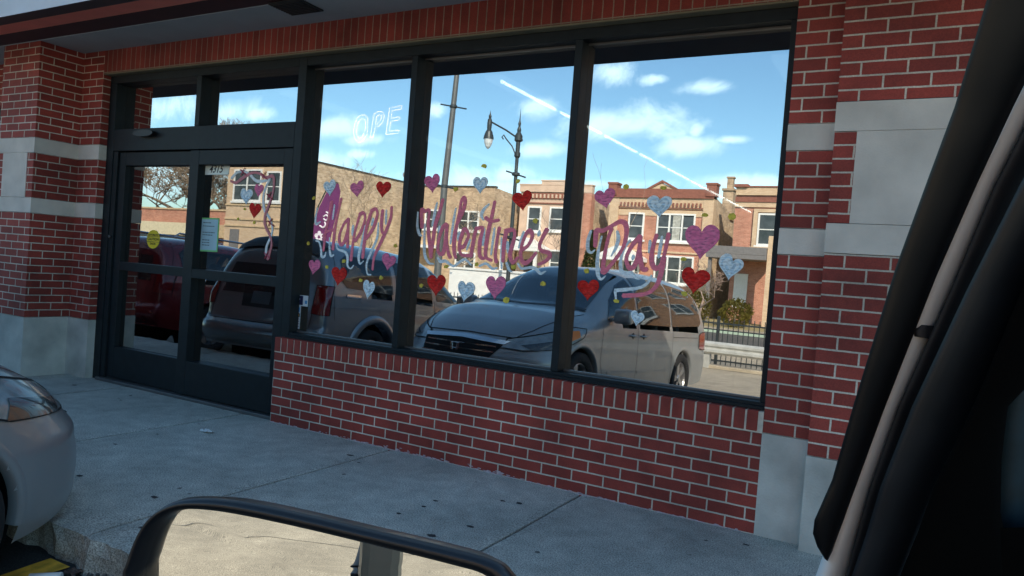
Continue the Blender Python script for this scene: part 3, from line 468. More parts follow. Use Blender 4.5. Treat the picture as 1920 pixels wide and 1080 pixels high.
for a, b, lb in ((-2.324, -1.206, 'left transom pane'), (-1.148, -.023, 'right transom pane')):
    part('transom_pane', lambda bm: box(bm, a - .008, b + .008, GG, GG + .006, 2.31, ZG1 + .01), M['glass'], ent, label=lb)
part('threshold', lambda bm: box(bm, -2.32, -.024, .03, .3, .0, .028, 0, .004), M['frame_hi'], ent)
def sens(bm):
    prism(bm, [(-1.83 + .14 * math.cos(t) * (1 if abs(math.cos(t)) < .8 else 1), 2.265 + .030 * math.sin(t)) for t in [2 * math.pi * k / 20 for k in range(20)]], GF - .05, GF - .001)
part('motion_sensor', sens, M['black'], ent)
def door(xa, xb, st, y0, y1, name, lb):
    d = part(name, lambda bm: (box(bm, xa, xa + st[0], y0, y1, .035, 2.112, 0, .003), box(bm, xb - st[1], xb, y0, y1, .035, 2.112, 0, .003),
        box(bm, xa + st[0], xb - st[1], y0 + .001, y1 - .001, 1.990, 2.111, 0, .003), box(bm, xa + st[0], xb - st[1], y0 + .001, y1 - .001, 1.030, 1.108, 0, .003), box(bm, xa + st[0], xb - st[1], y0 + .001, y1 - .001, .036, .320, 0, .003)), M['frame'], label=lb)
    part('glass_pane', lambda bm: box(bm, xa + st[0] - .008, xb - st[1] + .008, GG - .02, GG - .014, 1.10, 1.997), M['glass_door'], d, label='upper glass')
    part('glass_pane', lambda bm: box(bm, xa + st[0] - .008, xb - st[1] + .008, GG - .02, GG - .014, .31, 1.036), M['glass_door'], d, label='lower glass')
    return d
dA = door(-2.26, -1.20, (.095, .05), .10, .19, 'door_leaf', 'fixed door leaf on the left')
dB = door(-1.235, -.025, (.115, .095), .072, .16, 'door_leaf', 'sliding door leaf on the right')
part('door_lock', lambda bm: lathe(bm, [(.013, 0), (.013, .008), (0, .010)], (-2.29, GF - .001, 1.33), (0, -1, 0), 14), M['frame_hi'], ent)

# ================= paint on the glass =================
def wpaint(name, col, var=.2, thin=.25, sx=1.0):
    m, t, p, o = newmat(name); L = t.links.new; tcn = t.nodes.new('ShaderNodeTexCoord')
    mp = t.nodes.new('ShaderNodeMapping'); mp.inputs['Rotation'].default_value = (0, .9, 0); mp.inputs['Scale'].default_value = (22, 22, 60); L(tcn.outputs['Object'], mp.inputs[0])
    n = t.nodes.new('ShaderNodeTexNoise'); n.inputs['Scale'].default_value = 1.6; n.inputs['Detail'].default_value = 5; L(mp.outputs[0], n.inputs[0])
    r = t.nodes.new('ShaderNodeValToRGB'); c = Vector(col); r.color_ramp.elements[0].position = .32; r.color_ramp.elements[1].position = .68
    r.color_ramp.elements[0].color = (*(c * (1 - var)), 1); r.color_ramp.elements[1].color = (*(c * (1 + var)), 1); L(n.outputs[0], r.inputs[0]); L(r.outputs[0], p.inputs['Base Color']); p.inputs['Roughness'].default_value = .85; p.inputs['Specular IOR Level'].default_value = .2
    tr = t.nodes.new('ShaderNodeBsdfTransparent'); ms_ = t.nodes.new('ShaderNodeMixShader'); q = t.nodes.new('ShaderNodeMapRange'); L(n.outputs[0], q.inputs[0]); q.inputs[1].default_value = .36; q.inputs[2].default_value = .56; q.inputs[3].default_value = 1 - thin; q.inputs[4].default_value = 1
    L(q.outputs[0], ms_.inputs[0]); L(tr.outputs[0], ms_.inputs[1]); L(p.outputs[0], ms_.inputs[2]); L(ms_.outputs[0], o.inputs[0]); return m
M['pinkl'] = wpaint('pink_lettering_paint', (.95, .24, .32), .10, .04)
M['pinkp'] = wpaint('pink_heart_paint', (.84, .21, .38), .09, .15)
M['redp'] = wpaint('red_window_paint', (.66, .026, .02), .18, .12)
M['bluep'] = wpaint('pale_blue_window_paint', (.86, .96, .98), .08, .22)
M['yelp'] = mat('yellow_window_paint', (.75, .60, .08), .8, var=.3, scale=50)
M['crimp'] = mat('crimson_window_paint', (.42, .05, .09), .8, var=.25, scale=40)
YP = GG - .0010
def smooth_pts(p, n=6):
    if len(p) < 3: return [Vector((p[0][0] + (p[-1][0] - p[0][0]) * k / n, p[0][1] + (p[-1][1] - p[0][1]) * k / n)) for k in range(n + 1)]
    P = [Vector(q) for q in p]; P = [P[0] * 2 - P[1]] + P + [P[-1] * 2 - P[-2]]; o_ = []
    for i in range(1, len(P) - 2):
        for k in range(n):
            t = k / n; a, b, c, d = P[i - 1:i + 3]
            o_.append(.5 * ((2 * b) + (c - a) * t + (2 * a - 5 * b + 4 * c - d) * t * t + (3 * b - a - 3 * c + d) * t ** 3))
    o_.append(P[-2]); return o_
def stroke(bm, pts, w, y, th=.0012, taper=False):
    ph = R.uniform(0, 6); P = smooth_pts(pts); n = len(P); Lf = []; Rt = []
    for i, p in enumerate(P):
        t = (P[min(i + 1, n - 1)] - P[max(i - 1, 0)]); t = t.normalized() if t.length > 1e-7 else Vector((1, 0)); nn = Vector((-t.y, t.x))
        ww = w / 2 * (1 + R.uniform(-.05, .05) + .16 * math.sin(i * .23 + ph) - .10 * (i / n)) * ((.45 + .55 * math.sin(math.pi * min(1, .12 + .88 * i / n))) if taper else 1)
        Lf.append(p + nn * ww); Rt.append(p - nn * ww)
    e0 = (P[0] - P[1]).normalized() * w * .3; e1 = (P[-1] - P[-2]).normalized() * w * .3
    def v(q, d=0): return bm.verts.new((q.x, y - d, q.y))
    fl = [v(q, th + 9e-6 * i) for i, q in enumerate(Lf)]; fr = [v(q, th + 9e-6 * i) for i, q in enumerate(Rt)]; bl = [v(q) for q in Lf]; br_ = [v(q) for q in Rt]
    for i in range(n - 1):
        bm.faces.new((fl[i], fr[i], fr[i + 1], fl[i + 1])); bm.faces.new((fl[i], fl[i + 1], bl[i + 1], bl[i])); bm.faces.new((fr[i + 1], fr[i], br_[i], br_[i + 1]))
    for i, e in ((0, e0), (n - 1, e1)):
        c = v(P[i] + e, th * .7); bm.faces.new((fl[i], c, fr[i])) if i == 0 else bm.faces.new((fr[i], c, fl[i]))
def word(name, letters, blue, wd, label, lw):
    o = empty('painted_word', (letters[0][1][0][0][0], YP, letters[0][1][0][0][1]), label, 'painted word', 'painted words across the three panes')
    k = 0
    for _, st in letters:
        def f(bm):
            for j, s in enumerate(st): stroke(bm, s, wd, YP - .0005 - .0004 * (k % 2) - .0001 * j, th=.0003)
        c = B(f, 'letter', M['pinkl'], o); c['label'] = 'pink letter ' + lw[k]; k += 1
    for j, s in enumerate(blue): B(lambda bm: stroke(bm, s, wd * .80, YP - .00005 * (j % 4), th=.0003, taper=True), 'shadow_stroke', M['bluep'], o)
word('w', DATA['happy'], DATA['happy_b'], .026, 'pink brush lettering reading Happy on the left pane, with pale blue swashes', 'Happy')
word('w', DATA['val'], DATA['val_b'], .028, 'pink brush lettering reading Valentines on the middle pane, with wavy blue underline', 'Valentines')
word('w', DATA['day'], DATA['day_b'], .029, 'pink brush lettering reading Day on the right pane, y tail sweeping left', 'Day')
def heart(cx, cz, w, h, col, label, tilt, y=YP):
    pts = []; asym, asym2, lean = R.uniform(-.10, .10), R.uniform(-.12, .12), R.uniform(-.15, .15)
    for k in range(40):
        t = 2 * math.pi * k / 40; x = 16 * math.sin(t) ** 3; zz = 13 * math.cos(t) - 5 * math.cos(2 * t) - 2 * math.cos(3 * t) - math.cos(4 * t)
        x = x / 32 * w * (1 + R.uniform(-.025, .025)) * (1 + asym * (1 if x > 0 else -1)); zz = (zz + 2.5) / 29 * h * (1 + (asym2 if x > 0 else -asym2) * (1 if zz > 0 else 0)); x += lean * h * (zz / h) ** 2
        pts.append((cx + x * math.cos(tilt) + zz * math.sin(tilt), cz - x * math.sin(tilt) + zz * math.cos(tilt)))
    mm = {'p': 'pinkp', 'r': 'redp', 'w': 'bluep'}[col]
    o = B(lambda bm: prism(bm, pts, y - .0013, y - .0010), 'painted_heart', M[mm])
    tag(o, label, 'painted heart', {'p': 'pink painted hearts', 'r': 'red painted hearts', 'w': 'pale blue painted hearts'}[col])
    bm = bmesh.new()                                                   # brush ridge inside the outline
    q = [(cx + (a - cx) * .74, cz + (b - cz) * .74) for a, b in pts]
    stroke(bm, q[2:] + q[:1], w * .07, y - .0013, th=.0002)
    s = [(cx - w * .2, cz + h * .1), (cx - w * .02, cz - h * .12), (cx + w * .18, cz + h * .16), (cx + w * .05, cz - h * .2)]
    stroke(bm, s, w * .10, y - .0015, th=.0002)
    mk = mm + '_streak'
    if mk not in M:
        c = {'p': (.88, .25, .42), 'r': (.74, .05, .04), 'w': (.62, .80, .90)}[col]; M[mk] = wpaint(mk, c, .06, .45)
    link_bm('brush_streak', bm, M[mk], o)
for a in DATA['hearts']:
    heart(*a, y=(YP if a[0] > -.02 else GG - .0206))
for x, zz, s, lb in DATA['dabs']:
    pts = []; n = 7; a0 = R.uniform(0, 6)
    for k in range(n):
        r_ = R.uniform(.011, .021) * s; t = a0 + 2 * math.pi * k / n; pts.append((x + r_ * 1.15 * math.cos(t), zz + r_ * .9 * math.sin(t)))
    o = B(lambda bm: prism(bm, pts, (YP if x > -.02 else GG - .0206) - .0020, (YP if x > -.02 else GG - .0206) - .0016), 'paint_dab', M['yelp']); tag(o, 'small yellow paint dab ' + lb, 'paint dab', 'small yellow paint dabs')
YD = GG - .0210
rb = empty('painted_ribbon', (-.3, YD, 1.6), 'pink and white painted ribbon curling down the sliding door glass', 'painted ribbon')
B(lambda bm: stroke(bm, DATA['rib_w'][0], .022, YD, th=.0012), 'white_strand', mat('white_window_paint', (.80, .86, .86), .6), rb)
B(lambda bm: stroke(bm, DATA['rib_p'][0], .024, YD - .002, th=.0012), 'pink_strand', mat('dusty_pink_paint', (.66, .22, .24), .6, var=.2), rb)
for i in range(0, len(DATA['rib_x']), 2):
    B(lambda bm: (stroke(bm, DATA['rib_x'][i], .010, YD - .004, th=.001, taper=True), stroke(bm, DATA['rib_x'][i + 1], .010, YD - .0046, th=.001, taper=True)), 'ribbon_knot', M['crimp'], rb)

# ---- signs and stickers ----
def quad_plate(bm, q, y, th=.0015, mi=0, inset=0.):
    c = [sum(p[i] for p in q) / len(q) for i in (0, 1)]
    prism(bm, [(c[0] + (p[0] - c[0]) * (1 - inset), c[1] + (p[1] - c[1]) * (1 - inset)) for p in q], y - th, y, mi)
def text_mesh(txt, size, x, zz, y, m, parent, shear=0., align='CENTER', name='lettering', sx=1.):
    cu = bpy.data.curves.new(name, 'FONT'); cu.body = txt; cu.size = size; cu.shear = shear; cu.align_x = align; cu.align_y = 'CENTER'; cu.extrude = .0004; cu.offset = size * .012
    tmp = bpy.data.objects.new(name, cu); COL.objects.link(tmp); bpy.context.view_layer.update()
    me = bpy.data.meshes.new_from_object(tmp.evaluated_get(bpy.context.evaluated_depsgraph_get())); bpy.data.objects.remove(tmp)
    me.transform(Matrix.Translation((x, y, zz)) @ Matrix.Rotation(math.pi / 2, 4, 'X') @ Matrix.Diagonal((sx, 1, 1, 1))); me.materials.clear(); me.materials.append(m); me.name = name
    o = bpy.data.objects.new(name, me); COL.objects.link(o); o.parent = parent; o.matrix_parent_inverse = Matrix.Translation(-world_loc(parent)); return o
M['ink'] = mat('black_ink', (.02, .02, .02), .6)
q = DATA['number']; c = [sum(p[i] for p in q) / 4 for i in (0, 1)]
o = B(lambda bm: quad_plate(bm, q, YD), 'number_plate', mat('pale_plate', (.85, .92, .82), .6)); tag(o, 'pale strip with slanted black house number 4315 at the top of the sliding door', 'house number')
nh = (q[0][1] - q[3][1]); text_mesh('4315', nh * 1.0, c[0] + .016, c[1] + .002, YD - .0022, M['ink'], o, shear=.32, sx=.95)
q = DATA['notice']; c = [sum(p[i] for p in q) / 4 for i in (0, 1)]
o = B(lambda bm: quad_plate(bm, q, YD), 'door_notice', mat('lime_border_paper', (.22, .62, .20), .7)); tag(o, 'pale blue printed notice with a lime green border taped to the door glass', 'notice')
B(lambda bm: quad_plate(bm, q, YD - .0016, th=.0006, inset=.09), 'sheet', mat('pale_blue_paper', (.42, .62, .68), .7), o)
def lines(bm):
    w, hgt = abs(q[1][0] - q[0][0]), abs(q[0][1] - q[3][1])
    for r_ in range(9):
        zz = c[1] + hgt * (.28 - .075 * r_) if r_ > 1 else c[1] + hgt * (.34 - .1 * r_)
        x = c[0] - w * .28; e = c[0] + w * R.uniform(.0, .3)
        if r_ in (2, 5): continue
        while x < e:
            l = R.uniform(.012, .03); box(bm, x, x + l, YD - .0030, YD - .0023, zz, zz + .007); x += l + .006
B(lines, 'print', mat('faded_ink', (.09, .12, .14), .7), o)
q = DATA['oval']; cx, cz = (q[0][0] + q[1][0]) / 2, (q[0][1] + q[1][1]) / 2; ow, oh = abs(q[3][0] - q[2][0]) / 2, abs(q[0][1] - q[1][1]) / 2
ell = lambda k_: [(cx + ow * k_ * math.cos(t), cz + oh * k_ * math.sin(t)) for t in [2 * math.pi * i / 32 for i in range(32)]]
o = B(lambda bm: prism(bm, ell(1), YD - .0015, YD), 'caution_sticker', mat('warning_yellow', (.80, .60, .01), .5)); tag(o, 'yellow oval automatic door caution sticker on the fixed door glass', 'sticker')
B(lambda bm: (box(bm, cx - ow * .97, cx + ow * .97, YD - .0024, YD - .0016, cz + oh * .26, cz + oh * .31), box(bm, cx - ow * .97, cx + ow * .97, YD - .0024, YD - .0016, cz - oh * .30, cz - oh * .25)), 'rule', M['ink'], o)
text_mesh('AUTOMATIC', oh * .30, cx, cz + oh * .46, YD - .0026, M['ink'], o); text_mesh('CAUTION', oh * .42, cx, cz + .0, YD - .0026, M['ink'], o); text_mesh('DOOR', oh * .32, cx, cz - oh * .50, YD - .0026, M['ink'], o)
q = DATA['st1']; M['navy'] = mat('navy_ink', (.015, .02, .07), .5); M['wht'] = mat('sticker_white', (.6, .66, .7), .5); M['skyb'] = mat('card_blue', (.05, .25, .5), .5)
x0, x1 = min(p[0] for p in q), max(p[0] for p in q); z1_, z0_ = max(p[1] for p in q), min(p[1] for p in q)
o = B(lambda bm: box(bm, x0, x1, YP - .002, YP, z0_, z1_), 'security_sticker', M['wht']); tag(o, 'navy and white sticker low on the left pane, just above the card strip', 'sticker')
B(lambda bm: box(bm, x0 + .004, x0 + (x1 - x0) * .6, YP - .0030, YP - .0021, z0_ + .008, z1_ - .005), 'navy_field', M['navy'], o)
B(lambda bm: (box(bm, x0 + .012, x0 + .045, YP - .004, YP - .0031, z1_ - .035, z1_ - .028), prism(bm, [(x0 + .028, z1_ - .012), (x0 + .038, z1_ - .018), (x0 + .028, z1_ - .034), (x0 + .020, z1_ - .018)], YP - .0048, YP - .0041)), 'emblem', M['wht'], o)
B(lambda bm: box(bm, x1 - .028, x1 - .006, YP - .0030, YP - .0021, z0_ + .02, z0_ + .046), 'blue_field', M['skyb'], o)
q = DATA['st2']; x0, x1 = min(p[0] for p in q) + .006, max(p[0] for p in q) - .004; z1_, z0_ = max(p[1] for p in q), min(p[1] for p in q)
o = B(lambda bm: box(bm, x0, x1, YP - .002, YP, z0_, z1_), 'card_sticker', M['wht']); tag(o, 'narrow vertical strip of payment card logos at the lower left of the left pane', 'sticker')
hh = z1_ - z0_
B(lambda bm: box(bm, x0 + .010, x1 - .006, YP - .003, YP - .0021, z1_ - hh * .27, z1_ - hh * .06), 'blue_field', M['skyb'], o)
B(lambda bm: box(bm, x0 + .004, x1 - .003, YP - .003, YP - .0021, z1_ - hh * .49, z1_ - hh * .32), 'black_field', M['ink'], o)
def discs(bm):
    for dx, mi in ((-.006, 0), (.006, 1)):
        xx, zz = (x0 + x1) / 2 + dx, z1_ - hh * .405; prism(bm, [(xx + .010 * math.cos(t), zz + .010 * math.sin(t)) for t in [2 * math.pi * i / 16 for i in range(16)]], YP - .0042 - .001 * mi, YP - .0032 - .001 * mi, mi)
B(discs, 'card_emblem', [mat('card_red', (.5, .03, .03), .5), mat('card_orange', (.7, .3, .05), .5)], o)
B(lambda bm: [box(bm, x0 + .006, x1 - .006, YP - .003, YP - .0021, z1_ - hh * f - .007, z1_ - hh * f) for f in (.55, .65, .76, .87)], 'print', M['navy'], o)
# neon letters behind the left pane
M['neon'] = emis('neon_tube', (1, .55, .60), 13)
o = empty('neon_sign', (.6, .30, 2.3), 'pink outlined neon letters OPE glowing behind the left pane', 'neon sign')
for i, (idx, nm) in enumerate((((0, 1), 'O'), ((2, 3, 4), 'P'), ((5,), 'E'))):
    def f(bm):
        for j in idx:
            if j < len(DATA['ope']): tube(bm, [(a, .30, b) for a, b in DATA['ope'][j]], .0028, 6)
    c = B(f, 'neon_letter', M['neon'], o); c['label'] = 'letter ' + nm

# ---- litter ----
def scrap(name, x, y, w, d, hgt, m, label, rz=0):
    bm = bmesh.new(); n = 6; g = [[bm.verts.new((x + (i / n - .5) * w * (1 + R.uniform(-.1, .1)), y + (j / n - .5) * d * (1 + R.uniform(-.15, .15)), (0 if y > -2.05 else lot_z(y)) + .006 + R.uniform(0, hgt))) for i in range(n + 1)] for j in range(n + 1)]
    for j in range(n):
        for i in range(n): bm.faces.new((g[j][i], g[j][i + 1], g[j + 1][i + 1], g[j + 1][i]))
    o = link_bm(name, bm, m); so = o.modifiers.new('thick', 'SOLIDIFY'); so.thickness = .001
    return tag(o, label, 'litter')
scrap('paper_scrap', -.012, -.56, .095, .05, .016, M['white'], 'crumpled white paper scrap on the sidewalk before the door')
bm = bmesh.new(); lathe(bm, [(.001, 0), (.024, 0), (.029, .12), (.026, .121), (.001, .12)], (1.15, -2.335, lot_z(-2.37) + .03), (.50, .42, .0), 20)
tag(link_bm('paper_cup', bm, M['white'], smooth=True), 'white paper cup lying beside the yellow stall line', 'litter')
scrap('brown_wrapper', 1.20, -2.18, .07, .05, .02, mat('brown_paper', (.10, .06, .045), .8), 'brown wrapper scrap by the kerb near the yellow line')
bm = bmesh.new()
for i in range(260):
    x = R.uniform(1.15, 2.6); y = -2.12 - abs(R.gauss(0, .10)); s = R.uniform(.004, .014); zc = lot_z(y) + s * .3
    vs = bmesh.ops.create_icosphere(bm, subdivisions=1, radius=s, matrix=Matrix.Translation((x, y, zc)))['verts']
    for v in vs: v.co += Vector((R.uniform(-s, s), R.uniform(-s, s), R.uniform(-s, s) * .5)) * .35
o = link_bm('gutter_gravel', bm, mat('gravel', (.09, .085, .08), .9, var=.5, scale=20)); o['kind'] = 'stuff'; o['label'] = 'loose gravel and grit along the foot of the kerb'; o['category'] = 'gravel'
bm = bmesh.new()
for i in range(46):
    x = R.uniform(-2.2, 4.6); y = R.uniform(-1.95, -.1); s = R.uniform(.007, .02)
    prism_pts = [(x + s * math.cos(t) * R.uniform(.7, 1.3) * 1.3, y + s * math.sin(t) * R.uniform(.6, 1.1)) for t in [2 * math.pi * k / 8 for k in range(8)]]
    bm.faces.new([bm.verts.new((a, b, .0015)) for a, b in prism_pts])
o = link_bm('gum_spots', bm, mat('old_gum', (.035, .035, .038), .8)); o['kind'] = 'stuff'; o['label'] = 'dark flattened gum spots scattered over the sidewalk'; o['category'] = 'gum spots'
# ================= vehicles =================
M['tyre'] = mat('tyre_rubber', (.015, .015, .016), .85, bump=.2)
M['rim'] = mat('alloy', (.42, .42, .43), .3, metal=.8, var=.05)
M['carglass'] = None
def car_glass(name, tint=(.42, .45, .46), k=1.0):
    m = bpy.data.materials.new(name); m.use_nodes = True; t = m.node_tree; t.nodes.clear(); L = t.links.new
    o = t.nodes.new('ShaderNodeOutputMaterial'); mxs = t.nodes.new('ShaderNodeMixShader'); L(mxs.outputs[0], o.inputs[0])
    tr = t.nodes.new('ShaderNodeBsdfTransparent'); tr.inputs[0].default_value = (*tint, 1)
    g = t.nodes.new('ShaderNodeBsdfGlossy'); g.inputs['Roughness'].default_value = .02; g.inputs['Color'].default_value = (.9, .95, 1, 1)
    fr = t.nodes.new('ShaderNodeFresnel'); fr.inputs[0].default_value = 1.5
    ma = t.nodes.new('ShaderNodeMath'); ma.operation = 'MULTIPLY_ADD'; L(fr.outputs[0], ma.inputs[0]); ma.inputs[1].default_value = k; ma.inputs[2].default_value = .04; ma.use_clamp = True
    df = t.nodes.new('ShaderNodeBsdfDiffuse'); df.inputs[0].default_value = (.14, .19, .22, 1); m2 = t.nodes.new('ShaderNodeMixShader'); m2.inputs[0].default_value = .11; L(tr.outputs[0], m2.inputs[1]); L(df.outputs[0], m2.inputs[2])
    L(ma.outputs[0], mxs.inputs[0]); L(m2.outputs[0], mxs.inputs[1]); L(g.outputs[0], mxs.inputs[2]); return m
M['carglass'] = car_glass('car_glass')
M['carglass_dark'] = car_glass('privacy_glass', (.05, .055, .06)); M['suvglass'] = car_glass('suv_glass', (.36, .39, .41), .5)
M['plastic'] = mat('trim_plastic', (.02, .02, .022), .5)
M['chrome'] = mat('chrome', (.6, .6, .62), .15, metal=1, var=.03)
M['red_lens'] = mat('red_lens', (.22, .006, .008), .12, coat=.8, var=.1)
M['amber'] = mat('amber_lens', (.95, .24, .02), .4, coat=.1)
M['lamp'] = mat('lamp_lens', (.26, .29, .30), .3, metal=.2, coat=.8, var=.25, scale=14)
M['lampdark'] = mat('lamp_housing', (.03, .032, .035), .2, coat=.8, var=.4, scale=18)
M['plate'] = mat('plate_face', (.10, .12, .14), .5)
M['interior_car'] = mat('car_interior', (.16, .18, .20), .8)
def interp(tab, x):
    if x <= tab[0][0]: return tab[0][1]
    for (a, b), (c, d) in zip(tab[:-1], tab[1:]):
        if x <= c: return b + (d - b) * (x - a) / (c - a)
    return tab[-1][1]
def sm(tab, x, h=.06): return sum(interp(tab, x + h * k) * w for k, w in ((-2, 1), (-1, 3), (0, 4), (1, 3), (2, 1))) / 12
class Car:
    def __init__(s, P):
        s.P = P; s.bm = bmesh.new(); s.grid()
    def W(s, X):
        P = s.P; w = P['w']; a, b = P['nose'], P['x1']
        if X > a: t = min(1, (X - a) / (b - a)); w *= max(0.0, 1 - t ** P.get('np', 2.6)) ** (1 / P.get('nq', 2.2))
        a, b = P['tail'], P['x0']
        if X < a: t = min(1, (a - X) / (a - b)); w *= max(0.0, 1 - t ** 3.2) ** (1 / 4.5)
        return w
    def y(s, X, z, zt, zs):
        P = s.P; w = s.W(X)
        if z <= zs:
            m = .62; k = (z - m); w_ = w * (1 - (.10 if k > 0 else .22) * k * k)
            return w_
        f = (z - zs) / max(1e-4, zt - zs); wz = w * (1 - .10 * (zs - .62) ** 2)
        return wz * (1 - P['tum'] * f) * max(0, 1 - f ** P['n']) ** (1 / P['n'])
    def grid(s):
        P = s.P; X0, X1 = P['x0'], P['x1']; NX = P.get('nx', 190)
        Xs = []
        for i in range(NX + 1):
            u = i / NX; e = .5 - .5 * math.cos(math.pi * u); u2 = u * .35 + e * .65; Xs.append(X0 + (X1 - X0) * u2)
        NL, NU = 27, 22; rows = []
        for X in Xs:
            zt = sm(P['top'], X); zs = min(sm(P['belt'], X), zt - P.get('drop', .10)); zb = sm(P['bot'], X); r_ = []
            for j in range(NL): z_ = zb + (zs - zb) * j / (NL - 1); r_.append((s.y(X, z_, zt, zs), z_))
            for j in range(1, NU + 1):
                t = math.pi / 2 * j / NU; f = math.sin(t) ** (2 / P['n']) if j < NU else 1.0; z_ = zs + (zt - zs) * f; r_.append((s.y(X, z_, zt, zs) if j < NU else 0.0, z_ + (0)))
            # crown
            r_ = [(a, b + P.get('crown', .03) * max(0, 1 - (a / P['w']) ** 2) * (1 if b > zs else 0)) for a, b in r_]
            rows.append(r_)
        s.Xs = Xs; bump = P.get('bump', [])
        def place(X, y_, z_):
            dx = 0
            for zc, hw, amp, side in bump:
                q = abs(z_ - zc) / hw
                if q < 1 and ((side > 0 and X > P['nose'] - .1) or (side < 0 and X < P['tail'] + .1)):
                    k = (X - P['nose'] + .1) / (X1 - P['nose'] + .1) if side > 0 else (P['tail'] + .1 - X) / (P['tail'] + .1 - X0)
                    dx += side * amp * (1 - q * q) * k; y_ = y_ * (1 + .12 * amp * 5 * (1 - q * q) * min(1, k * 2) * .2)
            if P.get('rake') and X > P['nose'] and z_ > .60:
                k = (X - P['nose']) / (X1 - P['nose']); dx -= P['rake'] * (z_ - .60) * k; y_ *= 1 - .30 * (z_ - .60) * k
            return (X + dx, y_, z_)
        V = {}
        for sgn in (1, -1):
            for i, X in enumerate(Xs):
                for j, (a, b) in enumerate(rows[i]):
                    if j == NL + NU - 1 and sgn == -1: V[(i, j, -1)] = V[(i, j, 1)]
                    else: V[(i, j, sgn)] = s.bm.verts.new(place(X, a * sgn, b))
        for sgn in (1, -1):
            for i in range(len(Xs) - 1):
                for j in range(NL + NU - 1):
                    q = [V[(i, j, sgn)], V[(i + 1, j, sgn)], V[(i + 1, j + 1, sgn)], V[(i, j + 1, sgn)]]
                    if sgn == 1: q.reverse()
                    try: s.bm.faces.new(q)
                    except ValueError: pass
        bmesh.ops.remove_doubles(s.bm, verts=s.bm.verts[:], dist=.0004)
        bmesh.ops.recalc_face_normals(s.bm, faces=s.bm.faces[:])
        s.bvh = BVHTree.FromBMesh(s.bm)
    def arches(s):
        P = s.P; dele = []
        for wx in (0, P['wb']):
            r = P['ar']; zc = P['wr']
            for f in s.bm.faces:
                c = f.calc_center_median()
                if abs(c.y) < P['w'] * .55: continue
                ins = [(v.co.x - wx) ** 2 + (v.co.z - zc) ** 2 < r * r for v in f.verts]
                if all(ins): dele.append(f)
            for v in s.bm.verts:
                if abs(v.co.y) < P['w'] * .55: continue
                d = math.hypot(v.co.x - wx, v.co.z - zc)
                if r * .60 < d < r and any(((w.co.x - wx) ** 2 + (w.co.z - zc) ** 2) >= r * r * .999 for e in v.link_edges for w in (e.other_vert(v),)):
                    v.co.x = wx + (v.co.x - wx) * r / d; v.co.z = zc + (v.co.z - zc) * r / d
        bmesh.ops.delete(s.bm, geom=list(set(dele)), context='FACES')
    def patch(s, pts, d, off=.005, cuts=3, flip=1):
        """a piece of skin: outline points cast onto the body along d"""
        d = Vector(d).normalized(); bm = bmesh.new()
        vs = [bm.verts.new((p[0], p[1] * flip, p[2])) for p in pts]; dd = Vector((d.x, d.y * flip, d.z)); f = bm.faces.new(vs)
        bmesh.ops.triangulate(bm, faces=[f])
        for _ in range(cuts): bmesh.ops.subdivide_edges(bm, edges=bm.edges[:], cuts=1, use_grid_fill=True)
        for v in bm.verts:
            h = s.bvh.ray_cast(v.co - dd * 2.5, dd)
            if h[0] is not None:
                n = h[1]; n = -n if n.dot(dd) > 0 else n; v.co = h[0] + n * off
        for fc in bm.faces:
            fc.normal_update()
            if fc.normal.dot(dd) > 0: fc.normal_flip()
        return bm
def solid(o, th=.006):
    return o
def line_strip(c, pts, d, w=.005, off=.0025, flip=1):
    """thin dark panel gap"""
    bm = bmesh.new(); P_ = [Vector((p[0], p[1] * flip, p[2])) for p in pts]; dd = Vector((d[0], d[1] * flip, d[2])).normalized()
    dense = []
    for a, b in zip(P_[:-1], P_[1:]):
        n = max(2, int((b - a).length / .06)); dense += [a.lerp(b, k / n) for k in range(n)]
    dense.append(P_[-1]); prev = None
    for i, p in enumerate(dense):
        t = (dense[min(i + 1, len(dense) - 1)] - dense[max(0, i - 1)]).normalized(); sd = t.cross(dd).normalized() * w / 2; row = []
        for q in (p - sd, p + sd):
            h = c.bvh.ray_cast(q - dd * 2.5, dd)
            if h[0] is None: row = None; break
            n = h[1]; n = -n if n.dot(dd) > 0 else n; row.append(bm.verts.new(h[0] + n * off))
        if row and prev: bm.faces.new((prev[0], prev[1], row[1], row[0]))
        prev = row
    return bm
